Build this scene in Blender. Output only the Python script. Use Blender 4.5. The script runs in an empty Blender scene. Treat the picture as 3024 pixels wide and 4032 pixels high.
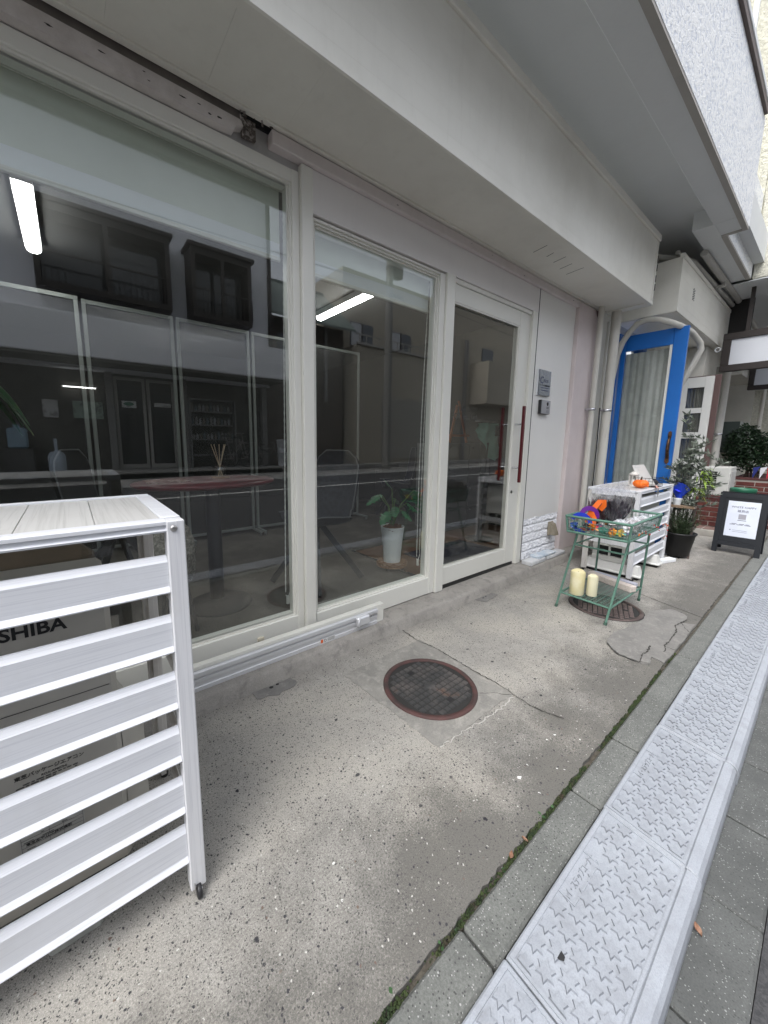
import bpy, bmesh, math, random
from mathutils import Vector, Matrix
R_ = math.radians
scene = bpy.context.scene
COL = scene.collection

# ------------------------------------------------------------------ camera
def look(pitch, yaw, roll):
    f = Vector((math.sin(yaw)*math.cos(pitch), math.cos(yaw)*math.cos(pitch), math.sin(pitch)))
    rt = Vector((math.cos(yaw), -math.sin(yaw), 0)); up = rt.cross(f)
    r2 = math.cos(roll)*rt + math.sin(roll)*up; u2 = -math.sin(roll)*rt + math.cos(roll)*up
    return Matrix(((r2.x, u2.x, -f.x), (r2.y, u2.y, -f.y), (r2.z, u2.z, -f.z))).to_4x4()
cd = bpy.data.cameras.new('camera'); cam = bpy.data.objects.new('camera', cd); COL.objects.link(cam)
cd.sensor_fit = 'VERTICAL'; cd.sensor_height = 36; cd.lens = 13.0146
cd.shift_x = 0.02397; cd.shift_y = -0.015017; cd.clip_start = 0.02; cd.clip_end = 2000
cam.matrix_world = Matrix.Translation((0, 0, 1.2)) @ look(-0.14773, 0.662235, 0.009687)
scene.camera = cam

# ------------------------------------------------------------------ sky, sun, exposure (overcast)
W = bpy.data.worlds.new('World'); scene.world = W; W.use_nodes = True
wn = W.node_tree; bg = wn.nodes['Background']
sky = wn.nodes.new('ShaderNodeTexSky'); sky.sky_type = 'NISHITA'; sky.sun_disc = False
SUN_EL, SUN_AZ = R_(60), R_(258)
sky.sun_elevation = SUN_EL; sky.sun_rotation = SUN_AZ
sky.air_density = 1.0; sky.dust_density = 3.0; sky.ozone_density = 1.0
hs = wn.nodes.new('ShaderNodeHueSaturation'); hs.inputs['Saturation'].default_value = .30
wn.links.new(sky.outputs[0], hs.inputs['Color']); wn.links.new(hs.outputs[0], bg.inputs[0]); bg.inputs[1].default_value = 0.15
sl = bpy.data.lights.new('sun', 'SUN'); so = bpy.data.objects.new('sun', sl); COL.objects.link(so)
sl.energy = 0.8; sl.angle = R_(45); sl.color = (1.0, 0.985, 0.96)
sd = Vector((math.sin(SUN_AZ)*math.cos(SUN_EL), math.cos(SUN_AZ)*math.cos(SUN_EL), math.sin(SUN_EL)))
so.rotation_euler = sd.to_track_quat('Z', 'Y').to_euler(); so.location = (0, -4, 12)
scene.view_settings.view_transform = 'Standard'; scene.view_settings.look = 'None'
scene.view_settings.exposure = 1.52; scene.view_settings.gamma = 1.0; scene.view_settings.use_curve_mapping = False
cy = scene.cycles; cy.use_denoising = True; cy.max_bounces = 10; cy.transparent_max_bounces = 24
cy.diffuse_bounces = 7; cy.glossy_bounces = 4; cy.sample_clamp_indirect = 6.0; cy.caustics_reflective = False; cy.caustics_refractive = False

# ------------------------------------------------------------------ materials
MATS = {}
def srgb(r, g, b):
    f = lambda c: c/12.92 if c <= .04045 else ((c+.055)/1.055)**2.4
    return (f(r/255), f(g/255), f(b/255), 1)
def c4(c): return tuple(c) + (1,) if len(c) == 3 else c
class NT:
    def __init__(s, name):
        s.m = bpy.data.materials.new(name); s.m.use_nodes = True; s.t = s.m.node_tree
        s.b = s.t.nodes['Principled BSDF']; s.out = s.t.nodes['Material Output']; s._co = None
    def n(s, t, **k):
        x = s.t.nodes.new(t)
        for a, v in k.items(): setattr(x, a, v)
        return x
    def l(s, a, b): s.t.links.new(a, b)
    def co(s, stretch=None, world=False):
        if world: o = s.n('ShaderNodeNewGeometry').outputs['Position']
        else: o = s.n('ShaderNodeTexCoord').outputs['Object']
        if stretch:
            mp = s.n('ShaderNodeMapping'); mp.inputs['Scale'].default_value = stretch; s.l(o, mp.inputs[0]); o = mp.outputs[0]
        return o
    def noise(s, co, scale, detail=3, rough=.55, dist=0):
        x = s.n('ShaderNodeTexNoise'); x.inputs['Scale'].default_value = scale; x.inputs['Detail'].default_value = detail
        x.inputs['Roughness'].default_value = rough; x.inputs['Distortion'].default_value = dist; s.l(co, x.inputs['Vector']); return x.outputs['Fac']
    def voro(s, co, scale, feature='F1', out='Distance', rnd=1.0):
        x = s.n('ShaderNodeTexVoronoi'); x.feature = feature; x.inputs['Scale'].default_value = scale
        x.inputs['Randomness'].default_value = rnd; s.l(co, x.inputs['Vector']); return x.outputs[out]
    def ramp(s, fac, lo, hi, a=0.0, b=1.0):
        x = s.n('ShaderNodeMapRange'); x.inputs[1].default_value = lo; x.inputs[2].default_value = hi
        x.inputs[3].default_value = a; x.inputs[4].default_value = b; s.l(fac, x.inputs[0]); return x.outputs[0]
    def math(s, op, a, b=None, clamp=False):
        x = s.n('ShaderNodeMath', operation=op); x.use_clamp = clamp
        for i, v in enumerate((a, b)):
            if v is None: continue
            if isinstance(v, (int, float)): x.inputs[i].default_value = v
            else: s.l(v, x.inputs[i])
        return x.outputs[0]
    def mix(s, fac, a, b, typ='MIX'):
        x = s.n('ShaderNodeMix', data_type='RGBA'); x.blend_type = typ; x.clamp_factor = True
        ins = [i for i in x.inputs if i.type == 'RGBA']
        if isinstance(fac, (int, float)): x.inputs[0].default_value = fac
        else: s.l(fac, x.inputs[0])
        for i, v in zip(ins, (a, b)):
            if isinstance(v, tuple): i.default_value = c4(v)
            else: s.l(v, i)
        return [o for o in x.outputs if o.type == 'RGBA'][0]
    def bump(s, h, strength=.3, dist=.002):
        x = s.n('ShaderNodeBump'); x.inputs['Strength'].default_value = strength; x.inputs['Distance'].default_value = dist
        s.l(h, x.inputs['Height']); s.l(x.outputs[0], s.b.inputs['Normal']); return x
    def setc(s, c):
        if isinstance(c, tuple): s.b.inputs['Base Color'].default_value = c4(c)
        else: s.l(c, s.b.inputs['Base Color'])
    def rough(s, r):
        if isinstance(r, (int, float)): s.b.inputs['Roughness'].default_value = r
        else: s.l(r, s.b.inputs['Roughness'])
def mat(name, col, rough=.6, metal=0.0, var=(), bump=None, stretch=None, spec=None, emit=None, alpha=None, trans=None):
    """painted / plain material: var = [(scale, colour2, lo, hi)], bump = (scale, strength, dist)"""
    if name in MATS: return MATS[name]
    k = NT(name); c = c4(col); co = None
    if var or bump: co = k.co(stretch)
    for v in var:
        c = k.mix(k.ramp(k.noise(co, v[0], 4), v[2], v[3]), c, c4(v[1]))
    k.setc(c); k.rough(rough); k.b.inputs['Metallic'].default_value = metal
    if spec is not None: k.b.inputs['Specular IOR Level'].default_value = spec
    if bump: k.bump(k.noise(co, bump[0], 4), bump[1], bump[2])
    if emit: k.b.inputs['Emission Color'].default_value = c4(emit[0]); k.b.inputs['Emission Strength'].default_value = emit[1]
    if trans: k.b.inputs['Transmission Weight'].default_value = trans
    if alpha is not None: k.b.inputs['Alpha'].default_value = alpha
    MATS[name] = k.m; return k.m
def glass_mat(name, tint=(.93, .96, .94), f0=.045, dirt=0.0):
    k = NT(name); t = k.t; t.nodes.remove(k.b)
    lw = k.n('ShaderNodeLayerWeight'); lw.inputs[0].default_value = .5
    p = k.math('POWER', lw.outputs['Facing'], 5.0); f = k.math('ADD', k.math('MULTIPLY', p, 1-f0), f0, True)
    tr = k.n('ShaderNodeBsdfTransparent'); tr.inputs[0].default_value = c4(tint)
    gl = k.n('ShaderNodeBsdfGlossy'); gl.inputs['Roughness'].default_value = 0.0; gl.inputs[0].default_value = (1, 1, 1, 1)
    mx = k.n('ShaderNodeMixShader'); k.l(f, mx.inputs[0]); k.l(tr.outputs[0], mx.inputs[1]); k.l(gl.outputs[0], mx.inputs[2])
    k.l(mx.outputs[0], k.out.inputs[0]); MATS[name] = k.m; return k.m
def film_mat(name, tint=(.9, .9, .92), haze=(.8, .82, .85), amount=.25, scale=60):
    """wrinkled clear plastic: part see-through, part pale film with a gloss"""
    k = NT(name); co = k.co(); h = k.noise(co, scale, 3); k.bump(h, .8, .01)
    k.setc(haze); k.rough(.15)
    tr = k.n('ShaderNodeBsdfTransparent'); tr.inputs[0].default_value = c4(tint)
    f = k.ramp(k.noise(co, scale*.7, 2), .35, .65, amount*.4, amount*1.6)
    mx = k.n('ShaderNodeMixShader'); k.l(f, mx.inputs[0]); k.l(tr.outputs[0], mx.inputs[1]); k.l(k.b.outputs[0], mx.inputs[2])
    k.l(mx.outputs[0], k.out.inputs[0]); MATS[name] = k.m; return k.m

# ------------------------------------------------------------------ mesh helpers (all in world coordinates)
class B:
    def __init__(s): s.v = []; s.f = []; s.sm = []
    def add(s, vs, fs, smooth=False):
        o = len(s.v); s.v += [tuple(v) for v in vs]; s.f += [tuple(i+o for i in f) for f in fs]; s.sm += [smooth]*len(fs); return s
    def box(s, x0, x1, y0, y1, z0, z1, bev=0.0):
        if x1 < x0: x0, x1 = x1, x0
        if y1 < y0: y0, y1 = y1, y0
        if z1 < z0: z0, z1 = z1, z0
        b = min(bev, (x1-x0)*.45, (y1-y0)*.45, (z1-z0)*.45)
        if b <= 0:
            v = [(x, y, z) for z in (z0, z1) for y in (y0, y1) for x in (x0, x1)]
            return s.add(v, [(0, 2, 3, 1), (4, 5, 7, 6), (0, 1, 5, 4), (2, 6, 7, 3), (0, 4, 6, 2), (1, 3, 7, 5)])
        v = []; idx = {}
        for ix, x in enumerate((x0, x1)):
            for iy, y in enumerate((y0, y1)):
                for iz, z in enumerate((z0, z1)):
                    dx = b if ix == 0 else -b; dy = b if iy == 0 else -b; dz = b if iz == 0 else -b
                    for a, p in (('x', (x, y+dy, z+dz)), ('y', (x+dx, y, z+dz)), ('z', (x+dx, y+dy, z))):
                        idx[(ix, iy, iz, a)] = len(v); v.append(p)
        f = []
        for i in (0, 1):
            o = [(0, 0), (1, 0), (1, 1), (0, 1)]
            f.append(tuple(idx[(i, p, q, 'x')] for p, q in (o if i else o[::-1])))
            f.append(tuple(idx[(p, i, q, 'y')] for p, q in (o[::-1] if i else o)))
            f.append(tuple(idx[(p, q, i, 'z')] for p, q in (o if i else o[::-1])))
        for p in (0, 1):
            for q in (0, 1):
                e = [(idx[(0, p, q, 'y')], idx[(1, p, q, 'y')], idx[(1, p, q, 'z')], idx[(0, p, q, 'z')])]
                e.append((idx[(p, 0, q, 'x')], idx[(p, 1, q, 'x')], idx[(p, 1, q, 'z')], idx[(p, 0, q, 'z')]))
                e.append((idx[(p, q, 0, 'x')], idx[(p, q, 1, 'x')], idx[(p, q, 1, 'y')], idx[(p, q, 0, 'y')]))
                f += e
                for r in (0, 1): f.append((idx[(p, q, r, 'x')], idx[(p, q, r, 'y')], idx[(p, q, r, 'z')]))
        return s.add(v, f)
    def tube(s, pts, r, n=8, cap=True, smooth=True):
        pts = [Vector(p) for p in pts]; m = len(pts)
        rs = r if isinstance(r, (list, tuple)) else [r]*m
        ref = None; rings = []
        for i, p in enumerate(pts):
            d = (pts[min(i+1, m-1)] - pts[max(i-1, 0)])
            if d.length < 1e-9: d = Vector((0, 0, 1))
            d.normalize()
            if ref is None: ref = d.orthogonal().normalized()
            ref = (ref - d*ref.dot(d))
            ref = ref.normalized() if ref.length > 1e-6 else d.orthogonal().normalized()
            q = d.cross(ref)
            rings.append([p + (ref*math.cos(2*math.pi*j/n) + q*math.sin(2*math.pi*j/n))*rs[i] for j in range(n)])
        v = [x for g in rings for x in g]; f = []
        for i in range(m-1):
            for j in range(n):
                f.append((i*n+j, i*n+(j+1) % n, (i+1)*n+(j+1) % n, (i+1)*n+j))
        s.add(v, f, smooth)
        if cap: s.add(rings[0], [tuple(range(n))[::-1]]); s.add(rings[-1], [tuple(range(n))])
        return s
    def bar(s, p, q, w, h, up=(0, 0, 1)):
        """square bar from p to q, w across, h along up"""
        p, q = Vector(p), Vector(q); d = (q-p).normalized(); u = Vector(up); u = (u - d*u.dot(d))
        u = u.normalized() if u.length > 1e-5 else d.orthogonal().normalized(); a = d.cross(u)
        v = [e + a*(sx*w/2) + u*(sz*h/2) for e in (p, q) for sz in (-1, 1) for sx in (-1, 1)]
        return s.add(v, [(0, 1, 3, 2), (4, 6, 7, 5), (0, 4, 5, 1), (2, 3, 7, 6), (0, 2, 6, 4), (1, 5, 7, 3)])
    def lathe(s, prof, cx, cy, n=24, cz=0, smooth=True, close=True):
        v = []; f = []; m = len(prof)
        for r, z in prof:
            for j in range(n): v.append((cx + r*math.cos(2*math.pi*j/n), cy + r*math.sin(2*math.pi*j/n), cz+z))
        for i in range(m-1):
            for j in range(n): f.append((i*n+j, i*n+(j+1) % n, (i+1)*n+(j+1) % n, (i+1)*n+j))
        s.add(v, f, smooth)
        if close:
            if prof[0][0] > 1e-5: s.add(v[:n], [tuple(range(n))[::-1]])
            if prof[-1][0] > 1e-5: s.add(v[-n:], [tuple(range(n))])
        return s
    def prism(s, poly, axis, a, b):
        """poly of 2D points extruded along axis between a and b"""
        n = len(poly)
        def P(u, w, t): return {'x': (t, u, w), 'y': (u, t, w), 'z': (u, w, t)}[axis]
        v = [P(u, w, a) for u, w in poly] + [P(u, w, b) for u, w in poly]
        f = [tuple(range(n))[::-1], tuple(range(n, 2*n))] + [(i, (i+1) % n, n+(i+1) % n, n+i) for i in range(n)]
        return s.add(v, f)
    def quad(s, a, b, c, d): return s.add([a, b, c, d], [(0, 1, 2, 3)])
    def grid(s, fn, nu, nv, smooth=True):
        v = [fn(i/nu, j/nv) for i in range(nu+1) for j in range(nv+1)]
        f = [(i*(nv+1)+j, (i+1)*(nv+1)+j, (i+1)*(nv+1)+j+1, i*(nv+1)+j+1) for i in range(nu) for j in range(nv)]
        return s.add(v, f, smooth)
BASE = {}
def link(name, me, m, parent=None, loc=(0, 0, 0)):
    o = bpy.data.objects.new(name, me); COL.objects.link(o)
    if m and not me.materials: me.materials.append(m)
    o.location = loc
    if parent is not None: o.parent = parent
    return o
def part(name, b, m, parent=None, fix=True):
    """one mesh object; under a parent it is a part, its vertices stored relative to the parent's base"""
    if parent is not None: base = BASE[parent.name]
    else:
        xs, ys, zs = zip(*b.v); base = Vector(((min(xs)+max(xs))/2, (min(ys)+max(ys))/2, min(zs)))
    me = bpy.data.meshes.new(name)
    me.from_pydata([(x-base.x, y-base.y, z-base.z) for x, y, z in b.v], [], b.f)
    me.polygons.foreach_set('use_smooth', b.sm)
    if fix:
        bm = bmesh.new(); bm.from_mesh(me); bmesh.ops.recalc_face_normals(bm, faces=bm.faces); bm.to_mesh(me); bm.free()
    me.update()
    o = link(name, me, m, parent, (0, 0, 0) if parent is not None else base)
    BASE[o.name] = base
    return o
def thing(name, base, label, cat, group=None):
    o = bpy.data.objects.new(name, None); COL.objects.link(o); o.location = base; o.empty_display_size = .1
    BASE[o.name] = Vector(base); tag(o, label, cat, group); return o
def tag(o, label=None, cat=None, group=None, kind=None):
    if label: o['label'] = label
    if cat: o['category'] = cat
    if group: o['group'] = group
    if kind: o['kind'] = kind
    return o
def struct(name, b, m, **k):
    o = part(name, b, m, **k); o['kind'] = 'structure'; return o
def copy_tree(o, parent=None, loc=None, rotz=None, label=None):
    c = o.copy(); COL.objects.link(c); c.parent = parent
    if parent is None:
        if loc is not None: c.location = loc
        if rotz is not None: c.rotation_euler = (0, 0, rotz)
        if label: c['label'] = label
    for ch in list(o.children): copy_tree(ch, c)
    return c
def text(name, body, size, m, parent, origin, ux, uz, align='CENTER', depth=.0006, squash=1.0, bold=0.0):
    """flat lettering converted to a mesh; ux = reading direction, uz = up on the surface"""
    cu = bpy.data.curves.new('lettering', 'FONT'); cu.body = body; cu.size = size; cu.align_x = align; cu.align_y = 'CENTER'
    cu.extrude = depth; cu.offset = bold; cu.resolution_u = 3
    t = bpy.data.objects.new('lettering', cu); COL.objects.link(t)
    bpy.context.view_layer.update()
    me = bpy.data.meshes.new_from_object(t.evaluated_get(bpy.context.evaluated_depsgraph_get()))
    bpy.data.objects.remove(t); bpy.data.curves.remove(cu)
    ux, uz = Vector(ux).normalized(), Vector(uz).normalized(); un = ux.cross(uz); base = BASE[parent.name]; o0 = Vector(origin)-base
    for v in me.vertices:
        c = v.co.copy(); v.co = o0 + ux*(c.x*squash) + uz*c.y + un*c.z
    me.materials.clear(); me.materials.append(m); me.name = name
    o = link(name, me, None, parent); BASE[o.name] = base; return o

# ================================================================== materials
def m_paving(name, rough_zone=False):
    k = NT(name); co = k.co(world=True)
    n1 = k.noise(co, 2.2, 5, .6); n2 = k.noise(co, 9, 5, .65); n3 = k.noise(co, 230, 3, .7); n4 = k.noise(co, 90, 4, .7)
    c = k.mix(k.ramp(n2, .35, .68), (.355, .342, .313), (.272, .262, .242))
    c = k.mix(k.ramp(n1, .42, .62), c, (.405, .383, .34))
    if rough_zone: c = k.mix(k.ramp(n1, .45, .6), c, (.36, .34, .31))
    c = k.mix(k.ramp(n3, .36, .60), k.mix(.42, c, (.10, .095, .088)), c)
    c = k.mix(k.ramp(k.noise(co, 420, 2, .6), .50, .66, 0, .5), c, (.55, .53, .49))                       # sand grain
    sep = k.n('ShaderNodeSeparateXYZ'); k.l(co, sep.inputs[0])
    d = k.math('ADD', k.math('MULTIPLY', k.math('SUBTRACT', .80, sep.outputs[1]), 1.25), k.math('MULTIPLY', k.math('SUBTRACT', k.noise(co, 2.6, 6, .7), .47), 1.5))
    d = k.math('ADD', d, k.math('MULTIPLY', k.math('SUBTRACT', k.noise(co, 170, 4, .8), .5), 1.25))
    c = k.mix(k.ramp(d, -.10, .36, 0, .76), c, (.080, .077, .071))                                # grime along the kerb side
    s2 = k.math('ADD', k.math('MULTIPLY', k.math('SUBTRACT', sep.outputs[1], 1.42), 2.2), k.math('SUBTRACT', k.noise(co, 4, 5, .7), .42))
    c = k.mix(k.ramp(s2, .1, .6, 0, .5), c, (.17, .16, .15))                                  # patchy darker tone towards the step
    nz = k.n('ShaderNodeTexNoise'); nz.inputs['Scale'].default_value = 110; nz.inputs['Detail'].default_value = 2; k.l(co, nz.inputs['Vector']); vs = k.n('ShaderNodeVectorMath', operation='SCALE'); vs.inputs['Scale'].default_value = .011; k.l(nz.outputs['Color'], vs.inputs[0]); va = k.n('ShaderNodeVectorMath', operation='ADD'); k.l(co, va.inputs[0]); k.l(vs.outputs[0], va.inputs[1]); cw = va.outputs[0]
    # exposed aggregate: dark, brown and pale stones
    for sc, thr, size, col in ((76, .82, .24, (.05, .05, .055)), (135, .72, .28, (.08, .078, .074)), (220, .62, .3, (.10, .098, .092)), (66, .965, .2, (.15, .11, .09)), (100, .94, .22, (.50, .49, .46)), (30, .965, .19, (.028, .028, .034))):
        v = k.n('ShaderNodeTexVoronoi'); v.inputs['Scale'].default_value = sc; k.l(cw, v.inputs['Vector'])
        s_ = k.n('ShaderNodeSeparateColor'); k.l(v.outputs['Color'], s_.inputs[0])
        on = k.math('MULTIPLY', k.ramp(s_.outputs[0], thr, thr+.02), k.ramp(v.outputs['Distance'], size+.05, size-.03))
        c = k.mix(on, c, col)
    k.setc(c); k.rough(.9); k.b.inputs['Specular IOR Level'].default_value = .25
    h = k.math('ADD', k.math('MULTIPLY', n3, .5), k.math('MULTIPLY', k.noise(co, 70, 4, .7), .8))
    k.bump(h, .55 if not rough_zone else .9, .004); MATS[name] = k.m; return k.m
def m_stone(name, c1, c2, speck=(.46, .46, .45), dark=(.06, .062, .06), bump=.4, wet=0, pale=.9):
    k = NT(name); co = k.co(world=True)
    c = k.mix(k.ramp(k.noise(co, 7, 5, .65), .35, .65), c1, c2)
    c = k.mix(k.ramp(k.noise(co, 210, 3, .7), .4, .6), k.mix(.45, c, dark), c)
    for sc, thr, size, col in ((190, .80, .28, speck), (150, .72, .3, dark), (95, pale, .2, speck)):
        v = k.n('ShaderNodeTexVoronoi'); v.inputs['Scale'].default_value = sc; k.l(co, v.inputs['Vector'])
        s_ = k.n('ShaderNodeSeparateColor'); k.l(v.outputs['Color'], s_.inputs[0])
        c = k.mix(k.math('MULTIPLY', k.ramp(s_.outputs[0], thr, thr+.02), k.ramp(v.outputs['Distance'], size+.05, size-.03)), c, col)
    k.setc(c); k.rough(.85); k.bump(k.noise(co, 160, 4, .7), bump, .003); MATS[name] = k.m; return k.m
def m_trowel(name, c1, c2, c3, sc=5):
    k = NT(name); co = k.co(world=True)
    c = k.mix(k.ramp(k.noise(co, sc, 6, .7), .35, .65), c1, c2)
    c = k.mix(k.ramp(k.noise(co, sc*3.3, 5, .7, .6), .5, .72), c, c3)
    c = k.mix(k.ramp(k.noise(co, 200, 2, .6), .35, .65), k.mix(.22, c, (.05, .05, .05)), c)
    st = k.co((3, 3, 40), True); c = k.mix(k.ramp(k.noise(st, 1.5, 4), .55, .75, 0, .35), c, c3)
    k.setc(c); k.rough(.88); k.bump(k.noise(co, 55, 5, .7), .35, .003); MATS[name] = k.m; return k.m
PAVE = m_paving('paving_concrete'); PAVE2 = m_paving('paving_concrete_worn', True)
TROWEL = m_trowel('trowelled_concrete', (.29, .28, .255), (.215, .208, .193), (.37, .355, .32))
PLINTH = m_trowel('plinth_concrete', (.37, .35, .32), (.29, .275, .25), (.20, .19, .18), 4)
PATCH = m_trowel('mortar_patch', (.225, .218, .205), (.17, .165, .157), (.27, .262, .245), 8)
KERB = m_stone('kerb_stone', (.18, .186, .174), (.13, .135, .126), speck=(.34, .34, .33))
GUTTER = m_stone('gutter_stone', (.115, .12, .117), (.08, .084, .082), speck=(.26, .265, .26), bump=.5, pale=.95)
k = NT('asphalt'); co = k.co(world=True)
c = k.mix(k.ramp(k.noise(co, 120, 3, .7), .4, .6), (.028, .029, .032), (.06, .06, .063)); c = k.mix(k.ramp(k.noise(co, .6, 4), .4, .7, 0, .4), c, (.075, .075, .075))
k.setc(c); k.rough(.85); k.bump(k.noise(co, 150, 3), .5, .004); ASPH = k.m
def m_ramp(name, g=1.0):
    k = NT(name); co = k.co(world=True)
    c = k.mix(k.ramp(k.noise(co, 6, 4), .35, .7), (.345*g, .37*g, .41*g), (.30*g, .322*g, .36*g))
    c = k.mix(k.ramp(k.noise(co, 16, 6, .75), .48, .78, 0, .75), c, (.22*g, .23*g, .25*g))
    c = k.mix(k.ramp(k.noise(co, 300, 2), .45, .62, 0, .35), c, (.23*g, .24*g, .26*g))
    k.setc(c); k.rough(.6); k.bump(k.noise(co, 240, 3), .18, .002); MATS[name] = k.m; return k.m
RAMP = m_ramp('ramp_resin'); RELIEF_SHADE = m_ramp('ramp_resin_relief_shade', .70); STARM = m_ramp('ramp_resin_star', .90)  # darkened resin paints relief shade onto the star sides; name lettering shares it
def m_grain(name, base, streak, dirt, scale=1.0, along='x', rough=.45):
    """wood-grain printed aluminium / wood: fine streaks along one axis"""
    k = NT(name); st = {'x': (3.5, 230, 230), 'y': (230, 3.5, 230), 'z': (230, 230, 3.5)}[along]
    co = k.co(tuple(v*scale for v in st)); c2 = k.co()
    c = k.mix(k.ramp(k.noise(co, 1.0, 4, .6, .5), .48, .68, 0, .8), base, streak)
    c = k.mix(k.ramp(k.noise(c2, 5, 5, .7), .52, .8, 0, .6), c, dirt)
    k.setc(c); k.rough(rough); k.bump(k.noise(co, 1.4, 3), .12, .001); MATS[name] = k.m; return k.m
SLAT = m_grain('cover_white_grain', (.70, .715, .75), (.57, .585, .63), (.60, .605, .61))
SLATZ = m_grain('cover_white_grain_upright', (.70, .705, .725), (.57, .575, .605), (.60, .59, .57), along='z')
SLATY = m_grain('cover_top_grain', (.56, .555, .54), (.42, .415, .40), (.48, .47, .445), along='y', scale=.6)
COVB = mat('cover_back_beige', (.58, .56, .53), .5, var=[(8, (.42, .39, .36), .5, .75)])  # plain beige of the back posts and side rails
def m_paint(name, base, dirt, rough=.5, sc=1.6, amount=.5, streak=.25, bump=.05):
    k = NT(name); co = k.co(world=True)
    c = k.mix(k.ramp(k.noise(co, sc, 6, .65), .42, .75, 0, amount), base, dirt)
    st = k.co((9, 9, .7), True); c = k.mix(k.ramp(k.noise(st, 1.6, 5, .7), .55, .8, 0, streak), c, dirt)
    k.setc(c); k.rough(rough); k.bump(k.noise(co, 30, 4), bump, .004); MATS[name] = k.m; return k.m
FRAME = m_paint('frame_ivory', (.74, .735, .68), (.60, .59, .545), .38, amount=.3, streak=.06, bump=.015)
PANEL = m_paint('panel_offwhite', (.78, .77, .74), (.66, .65, .63), .35, amount=.25, streak=.12)
TRANS = m_paint('transom_offwhite', (.74, .715, .70), (.63, .60, .59), .4, amount=.35)
PINK = m_paint('pink_plaster', (.66, .585, .575), (.52, .45, .44), .8, 3, .5, .4, .4)
BEAMW = m_paint('old_white_board', (.66, .62, .60), (.40, .36, .34), .8, 11, .55, .2, .5)
BOX = m_paint('box_ivory', (.83, .815, .745), (.62, .60, .53), .42, 1.3, .55, .3)
CANOPY = m_paint('canopy_paint', (.74, .76, .765), (.64, .66, .665), .8, 1.4, .4, 0, .15)
CREAM = m_paint('cream_wall', (.60, .585, .53), (.42, .41, .37), .75, 2, .5, .3, .3)
DARK = mat('dark_void', (.012, .012, .013), .8)
BLACK = mat('black_plastic', (.018, .018, .02), .5)
GREYM = mat('grey_metal', (.42, .42, .42), .35, .8, var=[(14, (.3, .3, .3), .4, .7)])
STEEL = mat('bright_steel', (.6, .61, .63), .25, 1.0)
def m_stucco(name, base, pit, sc, strength, dist, thr=(.42, .58)):
    k = NT(name); co = k.co(world=True)
    h = k.noise(co, sc, 3, .55, .8)
    c = k.mix(k.ramp(h, thr[0], thr[1]), pit, base); k.setc(c); k.rough(.9); k.bump(h, strength, dist); MATS[name] = k.m; return k.m
STUCCO = m_stucco('white_stucco', (.90, .91, .91), (.60, .64, .71), 42, .5, .010, (.36, .52))
STUCC2 = m_stucco('cream_stucco', (.62, .61, .52), (.50, .49, .42), 30, .8, .02)
GLASS = glass_mat('window_glass', (.95, .97, .96), .068)
GLASS2 = glass_mat('door_glass', (.93, .94, .93), .064)
MOSS = mat('moss', (.018, .032, .011), .9, var=[(40, (.045, .065, .018), .4, .65), (18, (.05, .04, .025), .55, .7)])

# ================================================================== the setting
rnd = random.Random(7)
b = B(); b.box(-400, 400, -400, 400, -.5, -.16)
struct('ground', b, mat('far_ground', (.11, .11, .105), .9))
b = B(); b.box(-150, 150, -8.2, -.036, -.16, -.105); struct('road', b, ASPH)
for y0, y1 in ((-5.62, -5.48),):
    b = B(); b.box(-60, 60, y0, y1, -.1045, -.100); o = part('road_line', b, mat('road_white', (.62, .62, .6), .8, var=[(20, (.3, .3, .3), .5, .75)])); o['kind'] = 'structure'
b = B(); b.box(-60, 60, -8.75, -8.202, -.16, -.085, .01); struct('gutter_far', b, mat('far_gutter_concrete', (.33, .33, .32), .9, var=[(3, (.24, .24, .23), .4, .7)]))
b = B(); b.box(-60, 60, -11.5, -8.752, -.16, -.08); b.box(-60, 60, -10.98, -10.3, -.08, .12, .02); struct('pavement_far', b, mat('far_pavement_concrete', (.30, .29, .28), .9, var=[(2, (.2, .2, .19), .4, .7)]))

# --- pavement slabs with a chipped edge along the moss groove
def edge_line(x0, x1, y, step=.018, amp=.006):
    n = max(2, int((x1-x0)/step)); return [(x0+(x1-x0)*i/n, y + amp*(rnd.random()-.5)*2*(1.6 if rnd.random() < .1 else .6)) for i in range(n+1)]
YJ = .450
def slab(name, poly, m):
    b = B(); n = len(poly)
    b.add([(x, y, 0) for x, y in poly] + [(x, y, -.12) for x, y in poly], [tuple(range(n))] + [(i, n+i, n+(i+1) % n, (i+1) % n) for i in range(n)])
    return struct(name, b, m)
JOINT = [(3.405, YJ), (3.439, .546), (3.493, .706), (3.569, .891), (3.66, 1.15), (3.74, 1.45), (3.80, 1.72)]
slab('pavement', edge_line(-2.0, 2.47, YJ) + [(2.50, .452), (2.56, .449)] + edge_line(2.6, 3.39, .446, amp=.003) + JOINT + [(3.80, 1.80), (-2.0, 1.80)], PAVE)
slab('pavement', [(x+.012, y) for x, y in JOINT][::-1] + edge_line(3.43, 9.0, YJ) + [(9.0, 1.80), (3.812, 1.80)], PAVE2)
PAV = bpy.data.objects['pavement']
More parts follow.
